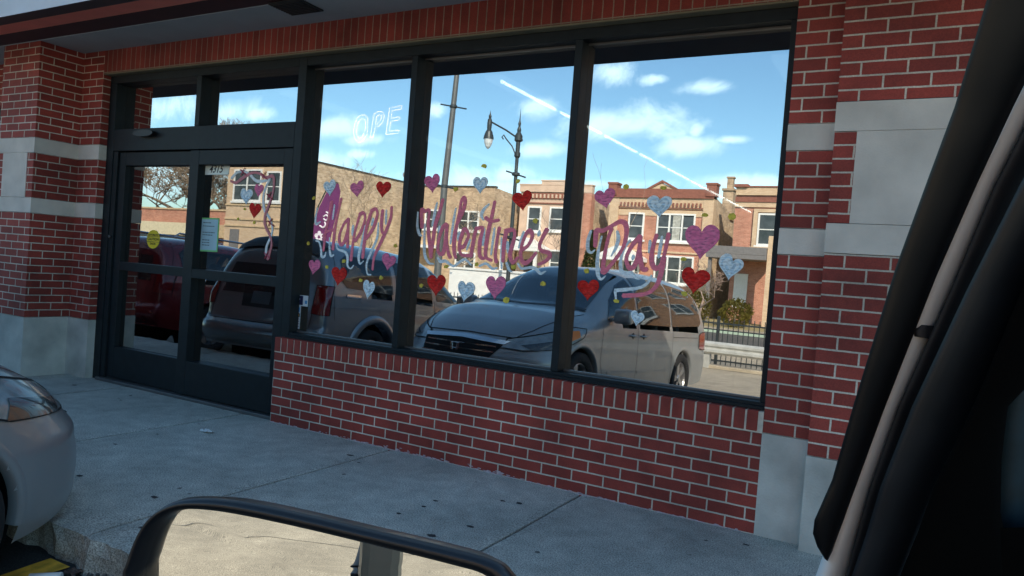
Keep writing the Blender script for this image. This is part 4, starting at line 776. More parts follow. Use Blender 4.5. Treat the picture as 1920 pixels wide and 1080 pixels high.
def add_wheel(root, X, Y, r, side, spokes, w=.22, rim_m=None):
    """side +1: outer face toward +Y"""
    t = 0
    bm = bmesh.new(); o = (X, Y, r)
    prof = [(r * .66, -w / 2), (r * .9, -w / 2), (r * .985, -w * .42), (r, -w * .25), (r, w * .25), (r * .985, w * .42), (r * .93, w / 2), (r * .70, w / 2 * .96), (r * .66, w / 2 * .8)]
    lathe(bm, prof, o, (0, side, 0), 36); bmesh.ops.recalc_face_normals(bm, faces=bm.faces[:])
    wh = link_bm('wheel', bm, M['tyre'], root, smooth=True)
    bm = bmesh.new()
    lathe(bm, [(r * .66, w * .38), (r * .63, w * .40), (r * .60, w * .30), (r * .58, -w * .2), (.001, -w * .2)], o, (0, side, 0), 36)
    for k in range(spokes):
        a = 2 * math.pi * k / spokes
        ca_, sa_ = math.cos(a), math.sin(a); cc = Vector((X, Y, r))
        def P3(rad, tan, dep): return cc + Vector((ca_ * rad - sa_ * tan, side * dep, sa_ * rad + ca_ * tan))
        w1, w2 = r * .075, r * .13
        q = [P3(r * .08, -w1, w * .30), P3(r * .62, -w2, w * .36), P3(r * .62, w2, w * .36), P3(r * .08, w1, w * .30)]; q2 = [P3(r * .08, -w1, w * .1), P3(r * .62, -w2, w * .1), P3(r * .62, w2, w * .1), P3(r * .08, w1, w * .1)]
        a4 = [bm.verts.new(p) for p in q]; b4 = [bm.verts.new(p) for p in q2]; bm.faces.new(a4)
        for i in range(4): bm.faces.new((a4[i], a4[(i + 1) % 4], b4[(i + 1) % 4], b4[i]))
    lathe(bm, [(r * .15, w * .1), (r * .15, w * .33), (r * .11, w * .37), (.001, w * .37)], o, (0, side, 0), 20)
    bmesh.ops.recalc_face_normals(bm, faces=bm.faces[:])
    link_bm('rim', bm, rim_m or M['rim'], wh)
def build_car(name, P, label, cat, group, loc, heading, paint, slope=.05, spec=None):
    root = empty(name, (0, 0, 0), label, cat, group)
    c = Car(P); spec = spec or {}
    parts = []
    def pp(nm, pts, d, m, off=.005, flip=1, parent=root, cuts=3, smooth=True):
        return link_bm(nm, c.patch(pts, d, off, cuts, flip), m, parent, smooth)
    # glass first (bvh is of the closed skin); then holes under the windows so that glass shows the cabin
    for flip in (1, -1):
        for pts in P['side_windows']:
            pp('side_window', [(a, 2, b) for a, b in pts], (0, -1, 0), M[P.get('sg', 'carglass_dark')] if pts[0][0] < P['bpill'] else M['carglass'], .006, flip)
        for pts in P.get('gaps', []):
            parts.append(line_strip(c, [(a, 2, b) for a, b in pts], (0, -1, 0), .006, .003, flip))
        for pts in P.get('trims', []):
            link_bm('side_trim', line_strip(c, [(a, 2, b) for a, b in pts], (0, -1, 0), P.get('trimw', .03), .008, flip), P.get('trim_m') or M['plastic'], root)
        for hx, hz in P['handles']:
            h = c.bvh.ray_cast(Vector((hx, 2.5 * flip, hz)), Vector((0, -flip, 0)))
            if h[0] is not None:
                yy = h[0].y
                B(lambda bm: (tube(bm, [(hx - .10, yy, hz), (hx - .07, yy + .03 * flip, hz), (hx + .07, yy + .03 * flip, hz), (hx + .10, yy, hz)], .012, 8), lathe(bm, [(.04, 0), (.036, .003), (.001, .0032)], (hx, yy, hz), (0, flip, 0), 16, 1)), 'door_handle', [P.get('hm') or M['plastic'], M['plastic']], root, True)
        for i, (pts, d, mk, nm) in enumerate(P['lamps']):
            base = pp(nm, pts, d, M[mk], .007, flip); parts.append(line_strip(c, pts + [pts[0]], d, .008, .009, flip))
            for pts2, mk2, nm2 in P.get('lamp_inner', {}).get(i, []): pp(nm2, pts2, d, M[mk2], .011, flip, base, cuts=2)
        add_wheel(root, 0, flip * (P['w'] - .115), P['wr'], flip, P.get('spokes', 5)); add_wheel(root, P['wb'], flip * (P['w'] - .115), P['wr'], flip, P.get('spokes', 5))
        # mirror
        mx_, mz_ = P['mirror']
        h = c.bvh.ray_cast(Vector((mx_, 2.5 * flip, mz_)), Vector((0, -flip, 0)))
        if h[0] is not None:
            y0 = h[0].y
            def mir(bm):
                ya, yb = sorted((y0 + .07 * flip, y0 + .27 * flip))
                box(bm, mx_ - .05, mx_ + .09, ya, yb, mz_ - .07, mz_ + .10, 0, .032)
                ya, yb = sorted((y0 - .03 * flip, y0 + .09 * flip)); box(bm, mx_ - .02, mx_ + .05, ya, yb, mz_ - .05, mz_ - .01, 0, .008)
            mo = B(mir, 'door_mirror', P.get('mirror_m') or paint, root, True)
            ya, yb = sorted((y0 + .09 * flip, y0 + .25 * flip)); B(lambda bm: box(bm, mx_ - .054, mx_ - .049, ya, yb, mz_ - .05, mz_ + .08), 'mirror_glass', M['chrome'], mo)
    pp('windshield', P['windshield'], P['wsd'], M['carglass'], .006, cuts=4)
    pp('rear_window', P['rearwin'], (1, 0, -.1), M[P.get('sg', 'carglass_dark')], .006, cuts=4)
    for nm, pts, d, mk, off in P.get('extra', []):
        pp(nm, pts, d, M[mk] if isinstance(mk, str) else mk, off)
    for pts, d in P.get('gaps2', []): parts.append(line_strip(c, pts, d, .009, .003))
    # cut the skin behind the glass
    dele = []
    for f in c.bm.faces:
        q = f.calc_center_median()
        for pts in P['side_windows']:
            if abs(q.y) > P['w'] * .5 and f.normal.z < .8 and inside(q.x, q.z, pts, .02): dele.append(f); break
        else:
            if abs(f.normal.y) < .75 and f.normal.z > .05 and P['ws_x'][0] < q.x < P['ws_x'][1] and abs(q.y) < P['w'] * P.get('wsw', .70) and q.z > P['ws_z']: dele.append(f)
    c.arches(); dele = [f for f in dele if f.is_valid]; bmesh.ops.delete(c.bm, geom=list(set(dele)), context='FACES')
    body = link_bm('body', c.bm, paint, root, smooth=True)
    bm = bmesh.new()
    for g in parts:
        me = bpy.data.meshes.new('t'); g.to_mesh(me); g.free(); bm.from_mesh(me); bpy.data.meshes.remove(me)
    link_bm('panel_gap', bm, M['dark'], body)
    # chassis, wells, cabin
    def under(bm):
        for wx in (0, P['wb']):
            lathe(bm, [(P['ar'] + .01, -.07), (P['ar'] + .01, -.30), (.001, -.30)], (wx, P['w'] - .05, P['wr']), (0, 1, 0), 28)
            lathe(bm, [(P['ar'] + .01, -.07), (P['ar'] + .01, -.30), (.001, -.30)], (wx, -P['w'] + .05, P['wr']), (0, -1, 0), 28)
        box(bm, P['x0'] + .25, P['x1'] - .35, -P['w'] + .35, P['w'] - .35, .24, .42)
    B(under, 'underbody', M['dark'], root)
    if P.get('cabin', True):
        def cab(bm):
            w_ = P['w'] - .17
            for sx in P['seats']:
                for sy in (-.42, .42):
                    box(bm, sx - .1, sx + .42, sy - .25, sy + .25, .45, .72, 0, .05); box(bm, sx - .22, sx - .08, sy - .25, sy + .25, .6, 1.22, 0, .05); box(bm, sx - .20, sx - .10, sy - .12, sy + .12, 1.24, 1.45, 0, .04)
            box(bm, P['dash'] - .05, P['dash'] + .30, -w_, w_, .55, P['dashz'], 0, .04)
            box(bm, P['x0'] + .3, P['dash'], -w_, w_, .40, .45)
        B(cab, 'cabin', M['interior_car'], root)
    # pitch with the lot and place
    root.rotation_mode = 'XYZ'
    fwd = Vector((math.cos(heading), math.sin(heading), 0)); fwd.z = slope * fwd.y; fwd.normalize(); left = Vector((-math.sin(heading), math.cos(heading), 0)); left.z = slope * left.y
    upv = fwd.cross(left).normalized(); left = upv.cross(fwd)
    root.rotation_euler = Matrix((fwd, left, upv)).transposed().to_euler(); root.location = loc
    return root, c
def inside(x, y, poly, m=0.):
    r = False; n = len(poly)
    cx = sum(p[0] for p in poly) / n; cy = sum(p[1] for p in poly) / n
    pl = []
    for a, b in poly:
        d = math.hypot(a - cx, b - cy); k = 1 - m / d; pl.append((cx + (a - cx) * k, cy + (b - cy) * k))
    j = n - 1
    for i in range(n):
        if (pl[i][1] > y) != (pl[j][1] > y) and x < (pl[j][0] - pl[i][0]) * (y - pl[i][1]) / (pl[j][1] - pl[i][1]) + pl[i][0]: r = not r
        j = i
    return r
def paint(name, col, metal=.6, rough=.28): return mat(name, col, rough, metal=metal, var=.05, scale=3, coat=1.0)
# ---- silver minivan, nose to the kerb ----
VAN = dict(w=.985, x0=-1.06, x1=4.03, nose=3.15, tail=-.80, wb=3.08, wr=.345, ar=.41, rake=.75, tum=.15, n=4.6, crown=.035, drop=.09, np=2.7, nq=2.3,
    top=[(-1.06, 1.00), (-1.02, 1.25), (-.92, 1.48), (-.75, 1.64), (-.45, 1.70), (.3, 1.725), (1.1, 1.715), (1.6, 1.67), (2.0, 1.52), (2.4, 1.30), (2.72, 1.13), (3.0, 1.09), (3.35, 1.02), (3.7, .92), (3.9, .81), (4.0, .70), (4.03, .62)],
    belt=[(-1.06, 1.00), (.0, 1.00), (2.6, .98), (3.0, .90), (3.7, .74), (4.03, .60)], bot=[(-1.06, .34), (-.7, .25), (.4, .21), (2.6, .21), (3.4, .20), (4.03, .22)],
    bump=[(.40, .20, .05, 1), (.56, .04, .012, 1), (.26, .05, .012, 1), (.5, .22, .03, -1)],
    side_windows=[[(2.47, 1.055), (1.68, 1.045), (1.66, 1.585), (1.95, 1.48), (2.25, 1.29)], [(1.62, 1.045), (.56, 1.055), (.54, 1.625), (1.20, 1.63), (1.60, 1.60)], [(.50, 1.055), (-.62, 1.10), (-.72, 1.16), (-.62, 1.50), (-.45, 1.585), (.48, 1.625)]],
    bpill=1.7, handles=[(1.80, .90), (1.47, .90)], mirror=(2.36, 1.10),
    gaps=[[(2.62, .98), (2.66, .60), (2.50, .30)], [(1.65, 1.04), (1.64, .35), (1.75, .22)], [(.46, 1.05), (.48, .62), (.42, .24)], [(2.50, .30), (1.75, .27), (.6, .27)], [(.45, .915), (-.55, .93)], [(-.62, 1.05), (-.80, .80), (-.78, .62)], [(3.40, .735), (3.34, .62), (3.30, .56)]],
    trims=[[(2.45, .46), (1.68, .46)], [(1.60, .46), (.52, .46)]], trimw=.028,
    lamps=[([(3.14, 1.3, .935), (3.24, 1.3, .84), (3.56, 1.2, .715), (3.82, .70, .66), (3.90, .46, .67), (3.84, .56, .76), (3.58, 1.1, .875), (3.35, 1.3, .94)], (-.42, -1, .0), 'lamp', 'headlight'),
           ([(-.93, 1.3, 1.02), (-.80, 1.3, .98), (-.80, 1.3, .78), (-.93, 1.3, .76), (-1.02, .9, .78), (-1.02, .9, 1.02)], (.6, -1, 0), 'red_lens', 'taillight')],
    lamp_inner={0: [([(3.30, 1.3, .91), (3.31, 1.3, .845), (3.46, 1.25, .795), (3.47, 1.25, .89)], 'amber', 'turn_signal'), ([(3.56, 1.25, .72), (3.78, .85, .67), (3.82, .70, .71), (3.58, 1.2, .80)], 'lampdark', 'lamp_bowl')]},
    windshield=[(2.68, -.74, 3), (2.80, 0, 3), (2.68, .74, 3), (1.72, .60, 3), (1.66, 0, 3), (1.72, -.60, 3)], wsd=(0, 0, -1), ws_x=(1.72, 2.66), ws_z=1.06, wsw=.66,
    rearwin=[(-3, .72, 1.06), (-3, -.72, 1.06), (-3, -.62, 1.48), (-3, .62, 1.48)], seats=[1.45, .45, -.4], dash=2.35, dashz=.98,
    extra=[('grille', [(5, .50, .705), (5, .40, .52), (5, 0, .50), (5, -.40, .52), (5, -.50, .705), (5, 0, .730)], (-1, 0, 0), 'dark', .006),
           ('grille_trim', [(5, .54, .735), (5, .50, .70), (5, 0, .723), (5, -.50, .70), (5, -.54, .735), (5, 0, .765)], (-1, 0, 0), 'chrome', .011),
           ('lower_grille', [(5, .42, .40), (5, .36, .28), (5, -.36, .28), (5, -.42, .40)], (-1, 0, 0), 'plastic', .005),
           ('cowl', [(2.86, 0, 3), (2.72, .76, 3), (2.66, .76, 3), (2.78, 0, 3), (2.66, -.76, 3), (2.72, -.76, 3)], (0, 0, -1), 'plastic', .012)],
    gaps2=[([(2.80, .80, 3), (3.20, .78, 3), (3.60, .66, 3), (3.86, .50, 3)], (0, 0, -1)), ([(2.80, -.80, 3), (3.20, -.78, 3), (3.60, -.66, 3), (3.86, -.50, 3)], (0, 0, -1)), ([(5, .56, .775), (5, 0, .79), (5, -.56, .775)], (-1, 0, 0))],
    mirror_m=None)
silver = mat('silver_paint', (.31, .325, .335), .36, metal=.4, var=.06, scale=3, coat=.5); VAN['hm'] = silver; VAN['trim_m'] = silver
van, vc = build_car('minivan', VAN, 'silver minivan parked nose to the kerb, its front corner at the picture\'s left edge', 'minivan', None, (.44, -5.90, lot_z(-5.9)), math.radians(94), silver, .06)
def emblem(bm):
    for s_ in (-1, 1): tube(bm, [(0, s_ * .032, .045), (0, s_ * .020, -.045)], .007, 6)
    tube(bm, [(0, -.026, -.004), (0, .026, -.004)], .006, 6)
    tube(bm, [(0, -.052, .052), (0, .052, .052), (0, .036, -.055), (0, -.036, -.055), (0, -.052, .052)], .005, 6)
h_ = vc.bvh.ray_cast(Vector((6, 0, .62)), Vector((-1, 0, 0)))
e_ = bmesh.new(); emblem(e_)
for v in e_.verts: v.co += Vector((h_[0].x + .018, 0, .62))
o = link_bm('emblem', e_, M['chrome'], van, local=True)
e_ = bmesh.new()
for zz in (.56, .62, .675):
    prev = None
    for k in range(13):
        yy = -.44 + .88 * k / 12; h_ = vc.bvh.ray_cast(Vector((6, yy, zz)), Vector((-1, 0, 0)))
        if h_[0] is None: continue
        row = [e_.verts.new(h_[0] + Vector((.012, 0, -.009))), e_.verts.new(h_[0] + Vector((.012, 0, .009)))]
        if prev: e_.faces.new((prev[0], prev[1], row[1], row[0]))
        prev = row
link_bm('grille_bar', e_, M['chrome'], van, local=True)
def lips(c, root, P, prof, m):
    for flip in (1, -1):
        for wx in (0, P['wb']):
            bm = bmesh.new(); prev = None
            for k in range(37):
                a = math.radians(-10 + 200 * k / 36); row = []
                for rr, oo in prof:
                    X_, Z_ = wx + rr * math.cos(a), P['wr'] + rr * math.sin(a); h_ = c.bvh.ray_cast(Vector((X_, 2.5 * flip, Z_)), Vector((0, -flip, 0)))
                    yv = h_[0].y if h_[0] is not None else flip * P['w'] * .95
                    row.append(bm.verts.new((X_, yv + oo * flip, Z_)))
                if prev:
                    for i in range(len(row) - 1): bm.faces.new((prev[i], prev[i + 1], row[i + 1], row[i]))
                prev = row
            bmesh.ops.recalc_face_normals(bm, faces=bm.faces[:]); link_bm('wheel_arch', bm, m, root, smooth=True, local=True)
lips(vc, van, VAN, [(.385, -.05), (.394, -.004), (.404, .004), (.43, .004), (.452, -.004)], silver)
# ---- grey SUV backed in, tail to the kerb ----
SUV = dict(w=.955, x0=-1.12, x1=3.98, nose=3.35, tail=-.93, wb=3.03, wr=.375, ar=.46, tum=.18, n=4.2, crown=.02, drop=.10,
    top=[(-1.12, .62), (-1.08, .80), (-1.04, 1.1), (-.99, 1.40), (-.90, 1.70), (-.80, 1.80), (-.4, 1.85), (.6, 1.87), (1.4, 1.84), (1.75, 1.74), (2.1, 1.50), (2.45, 1.27), (2.75, 1.21), (3.3, 1.16), (3.75, 1.05), (3.95, .85), (3.98, .7)],
    belt=[(-1.12, .60), (-1.08, 1.0), (-1.0, 1.17), (.4, 1.16), (2.4, 1.10), (3.3, 1.02), (3.98, .65)], bot=[(-1.12, .42), (-.7, .36), (.5, .34), (3.4, .34), (3.98, .36)],
    bump=[(.60, .16, .10, -1), (.60, .16, .06, 1)],
    side_windows=[[(2.30, 1.20), (1.55, 1.21), (1.53, 1.68), (1.72, 1.63), (2.05, 1.42)], [(1.44, 1.22), (.52, 1.24), (.52, 1.70), (1.42, 1.70)], [(.42, 1.24), (-.58, 1.27), (-.68, 1.35), (-.62, 1.62), (-.50, 1.68), (.42, 1.70)]],
    bpill=9, handles=[(1.62, 1.04), (.60, 1.06)], mirror=(2.12, 1.24), hm=M['chrome'], sg='suvglass',
    gaps=[[(2.42, 1.18), (2.45, .7), (2.3, .36)], [(1.48, 1.20), (1.47, .38)], [(.47, 1.22), (.50, .95), (.52, .38)], [(-.70, 1.75), (-.84, 1.2), (-.82, .86)], [(.56, 1.15), (.48, 1.12), (.44, 1.04), (.48, .96), (.56, .93), (.64, .96), (.68, 1.04), (.64, 1.12), (.56, 1.15)]],
    lamps=[([(-1.00, .90, 1.27), (-.90, .935, 1.27), (-.93, .95, .91), (-1.06, .91, .91), (-1.09, .80, .92), (-1.05, .80, 1.27)], (1, -.45, 0), 'red_lens', 'taillight'),
           ([(3.55, 1.1, 1.0), (3.55, 1.1, .82), (3.9, .75, .80), (3.9, .6, .98)], (-.9, -1, 0), 'lamp', 'headlight')],
    lamp_inner={0: [([(-.99, 1.1, 1.19), (-.93, 1.2, 1.19), (-.93, 1.2, 1.145), (-.99, 1.1, 1.145)], 'chrome', 'reversing_lamp')]},
    windshield=[(2.42, -.72, 3), (2.50, 0, 3), (2.42, .72, 3), (1.72, .62, 3), (1.70, 0, 3), (1.72, -.62, 3)], wsd=(0, 0, -1), ws_x=(1.74, 2.40), ws_z=1.25, wsw=.66,
    rearwin=[(-3, .70, 1.28), (-3, -.70, 1.28), (-3, -.60, 1.68), (-3, .60, 1.68)], seats=[1.5, .5], dash=2.1, dashz=1.16,
    extra=[('plate_recess', [(-3, .34, 1.22), (-3, -.34, 1.22), (-3, -.30, .92), (-3, .30, .92)], (1, 0, 0), 'plastic', .004), ('license_plate', [(-3, .155, 1.12), (-3, -.155, 1.12), (-3, -.155, .965), (-3, .155, .965)], (1, 0, 0), 'plate', .010),
           ('spoiler', [(-.88, .64, 3), (-.88, -.64, 3), (-.62, -.66, 3), (-.62, .66, 3)], (0, 0, -1), 'plastic', .03)],
    gaps2=[([(-3, .80, 1.25), (-3, .80, .74), (-3, -.80, .74), (-3, -.80, 1.25)], (1, 0, 0))], spokes=6)
grey = paint('grey_paint', (.21, .23, .25), .5, .3)
suv, sc = build_car('suv', SUV, 'grey sport utility vehicle mirrored in the left pane, red tail lamp toward the store', 'suv', None, (-2.97, -3.18, lot_z(-3.2, -3.0)), math.radians(-93), grey, .055)
for flip in (1, -1):
    for wx in (0, SUV['wb']):
        bm = bmesh.new(); prev = None
        for k in range(25):
            a = math.radians(-8 + 196 * k / 24); row = []
            for rr, oo in ((.455, .012), (.475, .035), (.54, .035), (.57, .006)):
                X_, Z_ = wx + rr * math.cos(a), SUV['wr'] + rr * math.sin(a); h_ = sc.bvh.ray_cast(Vector((X_, 2.5 * flip, Z_)), Vector((0, -flip, 0)))
                yv = h_[0].y if h_[0] is not None else flip * SUV['w'] * .95
                row.append(bm.verts.new((X_, yv + oo * flip, Z_)))
            if prev:
                for i in range(3): bm.faces.new((prev[i], prev[i + 1], row[i + 1], row[i]))
            prev = row
        bmesh.ops.recalc_face_normals(bm, faces=bm.faces[:]); link_bm('fender_flare', bm, grey, suv, smooth=True, local=True)
# ---- red SUV further along ----
RS = dict(SUV); RS.update(w=.91, side_windows=[[(2.30, 1.16), (1.55, 1.16), (1.53, 1.62), (1.72, 1.58), (2.05, 1.38)], [(1.44, 1.16), (.52, 1.17), (.52, 1.64), (1.42, 1.64)], [(.42, 1.17), (-.60, 1.18), (-.66, 1.55), (-.55, 1.62), (.42, 1.64)]],
    top=[(-1.12, .62), (-1.08, .80), (-1.06, 1.1), (-1.03, 1.45), (-.97, 1.68), (-.8, 1.75), (-.4, 1.78), (.6, 1.79), (1.4, 1.76), (1.75, 1.68), (2.1, 1.45), (2.45, 1.22), (2.75, 1.15), (3.3, 1.10), (3.75, 1.0), (3.95, .85), (3.98, .7)],
    belt=[(-1.12, .60), (-1.08, 1.0), (-1.0, 1.10), (.4, 1.10), (2.4, 1.06), (3.3, .98), (3.98, .65)], extra=[('license_plate', [(-3, .155, 1.02), (-3, -.155, 1.02), (-3, -.155, .87), (-3, .155, .87)], (1, 0, 0), 'wht', .010)], gaps2=[])
redp = paint('maroon_paint', (.20, .012, .018), .3, .25)
rsu, rc = build_car('red_suv', RS, 'dark red sport utility vehicle with roof rails, mirrored in the door glass', 'suv', None, (-6.65, -3.7, lot_z(-3.7, -6.6)), math.radians(-92), redp, .055)
for flip in (1, -1):
    B(lambda bm: (tube(bm, [(-.65, flip * .58, 1.80), (-.55, flip * .58, 1.87), (1.3, flip * .58, 1.865), (1.4, flip * .58, 1.81)], .016, 8)), 'roof_rail', M['chrome'], rsu).matrix_parent_inverse = Matrix.Identity(4)
# ================= across the lot and the street =================
GZ = -.80
M['b_tan'] = brick('tan_common_brick', (.48, .34, .21), (.72, .55, .38), (.62, .52, .40), plane='yz', bw=.32, bh=.11, ms=.009, bump=.3, stain=.38)
M['b_tanx'] = brick('tan_common_brick_front', (.52, .36, .19), (.72, .54, .32), (.48, .40, .30), bw=.32, bh=.11, ms=.009, bump=.3, stain=.38)
M['b_red'] = brick('house_red_brick', (.44, .17, .11), (.56, .25, .17), (.5, .4, .3), bw=.22, bh=.075, ms=.005, bump=.3, stain=.2)
M['b_brown'] = brick('house_brown_brick', (.40, .27, .17), (.58, .42, .27), (.50, .42, .33), bw=.22, bh=.075, ms=.005, bump=.3, stain=.38)
M['b_org'] = brick('orange_brick', (.42, .18, .07), (.52, .25, .11), (.42, .33, .25), bw=.22, bh=.075, ms=.005, bump=.3, stain=.2)
M['b_pink'] = mat('pinkish_render', (.62, .45, .34), .8, var=.1, scale=2)
M['b_yel'] = brick('yellow_face_brick', (.60, .42, .27), (.68, .50, .34), (.5, .4, .28), bw=.22, bh=.075, ms=.004, bump=.2, stain=.12)
M['trim'] = mat('tan_stone_trim', (.60, .44, .27), .8, var=.12, scale=4)
M['redtrim'] = mat('brown_brick_trim', (.26, .10, .07), .8, var=.2, scale=8)
M['winwhite'] = mat('white_window_frame', (.78, .78, .76), .5, var=.04)
M['houseglass'] = mat('house_window_glass', (.05, .055, .06), .08, var=.5, scale=2, spec=.6)
M['curtain'] = mat('pale_curtain', (.42, .42, .38), .8, var=.3, scale=6)
M['tar'] = mat('tar_coping', (.06, .055, .05), .8)
M['shingle'] = mat('grey_shingle', (.18, .17, .17), .8)
M['door_dk'] = mat('dark_door', (.05, .04, .04), .6)
def hpart(parent, name, fn, m): return B(fn, name, m, parent)
def hwin(parent, x0, x1, z0, z1, y, lights=1, sill=True, curtain=False):
    t = .11
    def fr(bm):
        box(bm, x0, x1, y - .02, y + .10, z1 - t, z1); box(bm, x0, x1, y - .02, y + .10, z0, z0 + t)
        w = (x1 - x0) / lights
        for k in range(lights + 1):
            xx = x0 + w * k; a, b = max(x0, xx - t / 2 - (t / 2 if k == lights else 0)), min(x1, xx + t / 2 + (t / 2 if k == 0 else 0)); box(bm, a, b, y - .02, y + .099, z0 + t, z1 - t)
        for k in range(lights): box(bm, x0 + w * k + t, x0 + w * (k + 1) - t + .05, y - .02, y + .085, (z0 + z1) / 2 - .03, (z0 + z1) / 2 + .03)
        if sill: box(bm, x0 - .12, x1 + .12, y - .02, y + .16, z0 - .12, z0 - .001)
    f = hpart(parent, 'window', fr, M['winwhite'])
    hpart(parent=f, name='pane', fn=lambda bm: box(bm, x0 + .02, x1 - .02, y - .015, y + .05, z0 + .02, z1 - .02), m=M['houseglass'])
    if curtain: hpart(f, 'curtain', lambda bm: box(bm, x0 + (x1 - x0) * .42, x0 + (x1 - x0) * .62, y, y + .056, z0 + .1, z1 - .12), M['curtain'])
    return f
def shell(bm, x0, x1, y0, y1, z0, z1, slope=0.):
    """walls and a roof that falls away from the street; front (y0) is nearest to the street"""
    v = [bm.verts.new(c) for c in ((x0, y0, z0), (x1, y0, z0), (x1, y1, z0), (x0, y1, z0), (x0, y0, z1), (x1, y0, z1), (x1, y1, z1 - slope), (x0, y1, z1 - slope))]
    for idx, mi in (((0, 1, 5, 4), 0), ((1, 2, 6, 5), 1), ((3, 0, 4, 7), 1), ((2, 3, 7, 6), 1), ((4, 5, 6, 7), 2)):
        bm.faces.new([v[i] for i in idx]).material_index = mi
    bmesh.ops.recalc_face_normals(bm, faces=bm.faces[:])
def dentils(bm, x0, x1, y, z, n, w=.11, h=.22):
    for k in range(n):
        xx = x0 + (x1 - x0) * (k + .5) / n; box(bm, xx - w / 2, xx + w / 2, y, y + .1, z - h, z)
YF = -42
# house A: red brick two-flat with gablet
h = empty('brick_house', (-11, YF, GZ), 'red brick two storey house with a small peaked gablet, mirrored in the right pane', 'house', 'two storey houses across the street')
hpart(h, 'wall', lambda bm: shell(bm, -14.45, -7.55, YF, -56.5, GZ, 6.95, 1.7), [M['b_red'], M['b_tan'], M['tar']])
def tr_(bm):
    box(bm, -14.5, -13.85, YF - .3, YF + .12, GZ, 6.9); box(bm, -8.15, -7.5, YF - .6, YF + .12, GZ, 6.9)
    box(bm, -13.84, -8.16, YF, YF + .10, 6.05, 6.75); box(bm, -13.84, -8.16, YF, YF + .05, 5.6, 5.98)
    prism(bm, [(-11.75, 7.36), (-10.95, 7.72), (-10.05, 7.36)], YF + .10, YF + .16)
    box(bm, -13.84, -8.16, YF, YF + .08, 3.2, 3.32)
hpart(h, 'brick_trim', tr_, M['b_yel'])
def cor(bm):
    box(bm, -14.5, -7.5, YF - .3, YF + .22, 6.76, 7.35)
    for a in (-14.62, -8.0): box(bm, a, a + .62, YF - .45, YF + .3, 6.9, 7.62); box(bm, a - .05, a + .67, YF - .5, YF + .35, 7.62, 7.74)
    prism(bm, [(-11.95, 7.36), (-10.95, 7.92), (-9.9, 7.36), (-10.1, 7.36), (-10.95, 7.76), (-11.7, 7.36)], YF - .2, YF + .24)
    dentils(bm, -13.8, -8.2, YF + .11, 6.45, 22, .10, .24); box(bm, -13.84, -8.16, YF + .10, YF + .15, 6.1, 6.16)
hpart(h, 'cornice', cor, M['redtrim'])
hwin(h, -13.1, -12.0, 3.98, 5.78, YF); hwin(h, -11.15, -8.6, 3.95, 5.78, YF, 3, curtain=True)
hwin(h, -11.1, -8.5, 1.25, 3.05, YF, 3); hwin(h, -13.3, -12.1, .6, 3.1, YF)
hpart(h, 'chimney', lambda bm: (box(bm, -8.15, -7.45, -47.6, -46.6, 5.9, 7.9), box(bm, -8.22, -7.38, -47.7, -46.5, 7.9, 8.05), box(bm, -8.0, -7.6, -47.35, -46.9, 8.05, 8.8), box(bm, -8.06, -7.54, -47.4, -46.85, 8.8, 8.9)), M['b_brown'])
def porch(bm, x0, x1, z, y):
    box(bm, x0, x1, y, y + 2.2, z, z + .22); prism(bm, [(x0, z + .23), ((x0 + x1) / 2, z + .95), (x1, z + .23)], y, y + 2.2)
    for xx in (x0 + .1, x1 - .3): box(bm, xx, xx + .2, y + 1.9, y + 2.1, GZ, z)
    box(bm, x0, x1, y, y + 2.4, GZ, GZ + .9)
hpart(h, 'porch', lambda bm: porch(bm, -14.4, -11.6, 2.5, YF + .05), M['winwhite'])
hpart(h, 'door', lambda bm: box(bm, -13.6, -12.7, YF, YF + .08, GZ + .9, 1.9), M['door_dk']) if False else None
# house D: pinkish
h = empty('rendered_house', (-18.5, YF, GZ), 'pinkish two storey house with stepped parapet and white porch, mirrored in the middle pane', 'house', 'two storey houses across the street')
hpart(h, 'wall', lambda bm: shell(bm, -21.4, -15.9, YF, -56.5, GZ, 7.0, 1.6), [M['b_pink'], M['b_tan'], M['tar']])
def cor(bm):
    box(bm, -21.45, -15.85, YF - .3, YF + .14, 7.02, 7.5); box(bm, -19.7, -17.9, YF - .3, YF + .16, 7.5, 7.78); box(bm, -19.75, -17.85, YF - .32, YF + .2, 7.78, 7.86)
    box(bm, -21.5, -19.75, YF - .32, YF + .18, 7.5, 7.58); box(bm, -17.85, -15.8, YF - .32, YF + .18, 7.5, 7.58)
hpart(h, 'cornice', cor, M['b_pink'])
def dn(bm): box(bm, -21.2, -16.4, YF, YF + .06, 6.55, 6.95); box(bm, -21.2, -16.4, YF, YF + .1, 6.2, 6.28)
hpart(h, 'frieze', dn, M['redtrim'])
hpart(h, 'dentil', lambda bm: dentils(bm, -21.1, -16.5, YF + .07, 6.86, 15, .12, .26), M['b_pink'])
hpart(h, 'corner_pier', lambda bm: box(bm, -16.4, -15.85, YF - .5, YF + .12, GZ, 7.0), M['b_red'])
hwin(h, -20.7, -19.6, 4.2, 6.0, YF); hwin(h, -18.95, -17.75, 4.3, 6.0, YF)
hwin(h, -18.7, -17.6, 1.2, 3.0, YF)
hpart(h, 'porch', lambda bm: porch(bm, -21.6, -18.6, 2.75, YF + .05), M['winwhite'])
hpart(h, 'door', lambda bm: box(bm, -20.7, -19.7, YF, YF + .08, GZ + .9, 2.2), M['door_dk'])
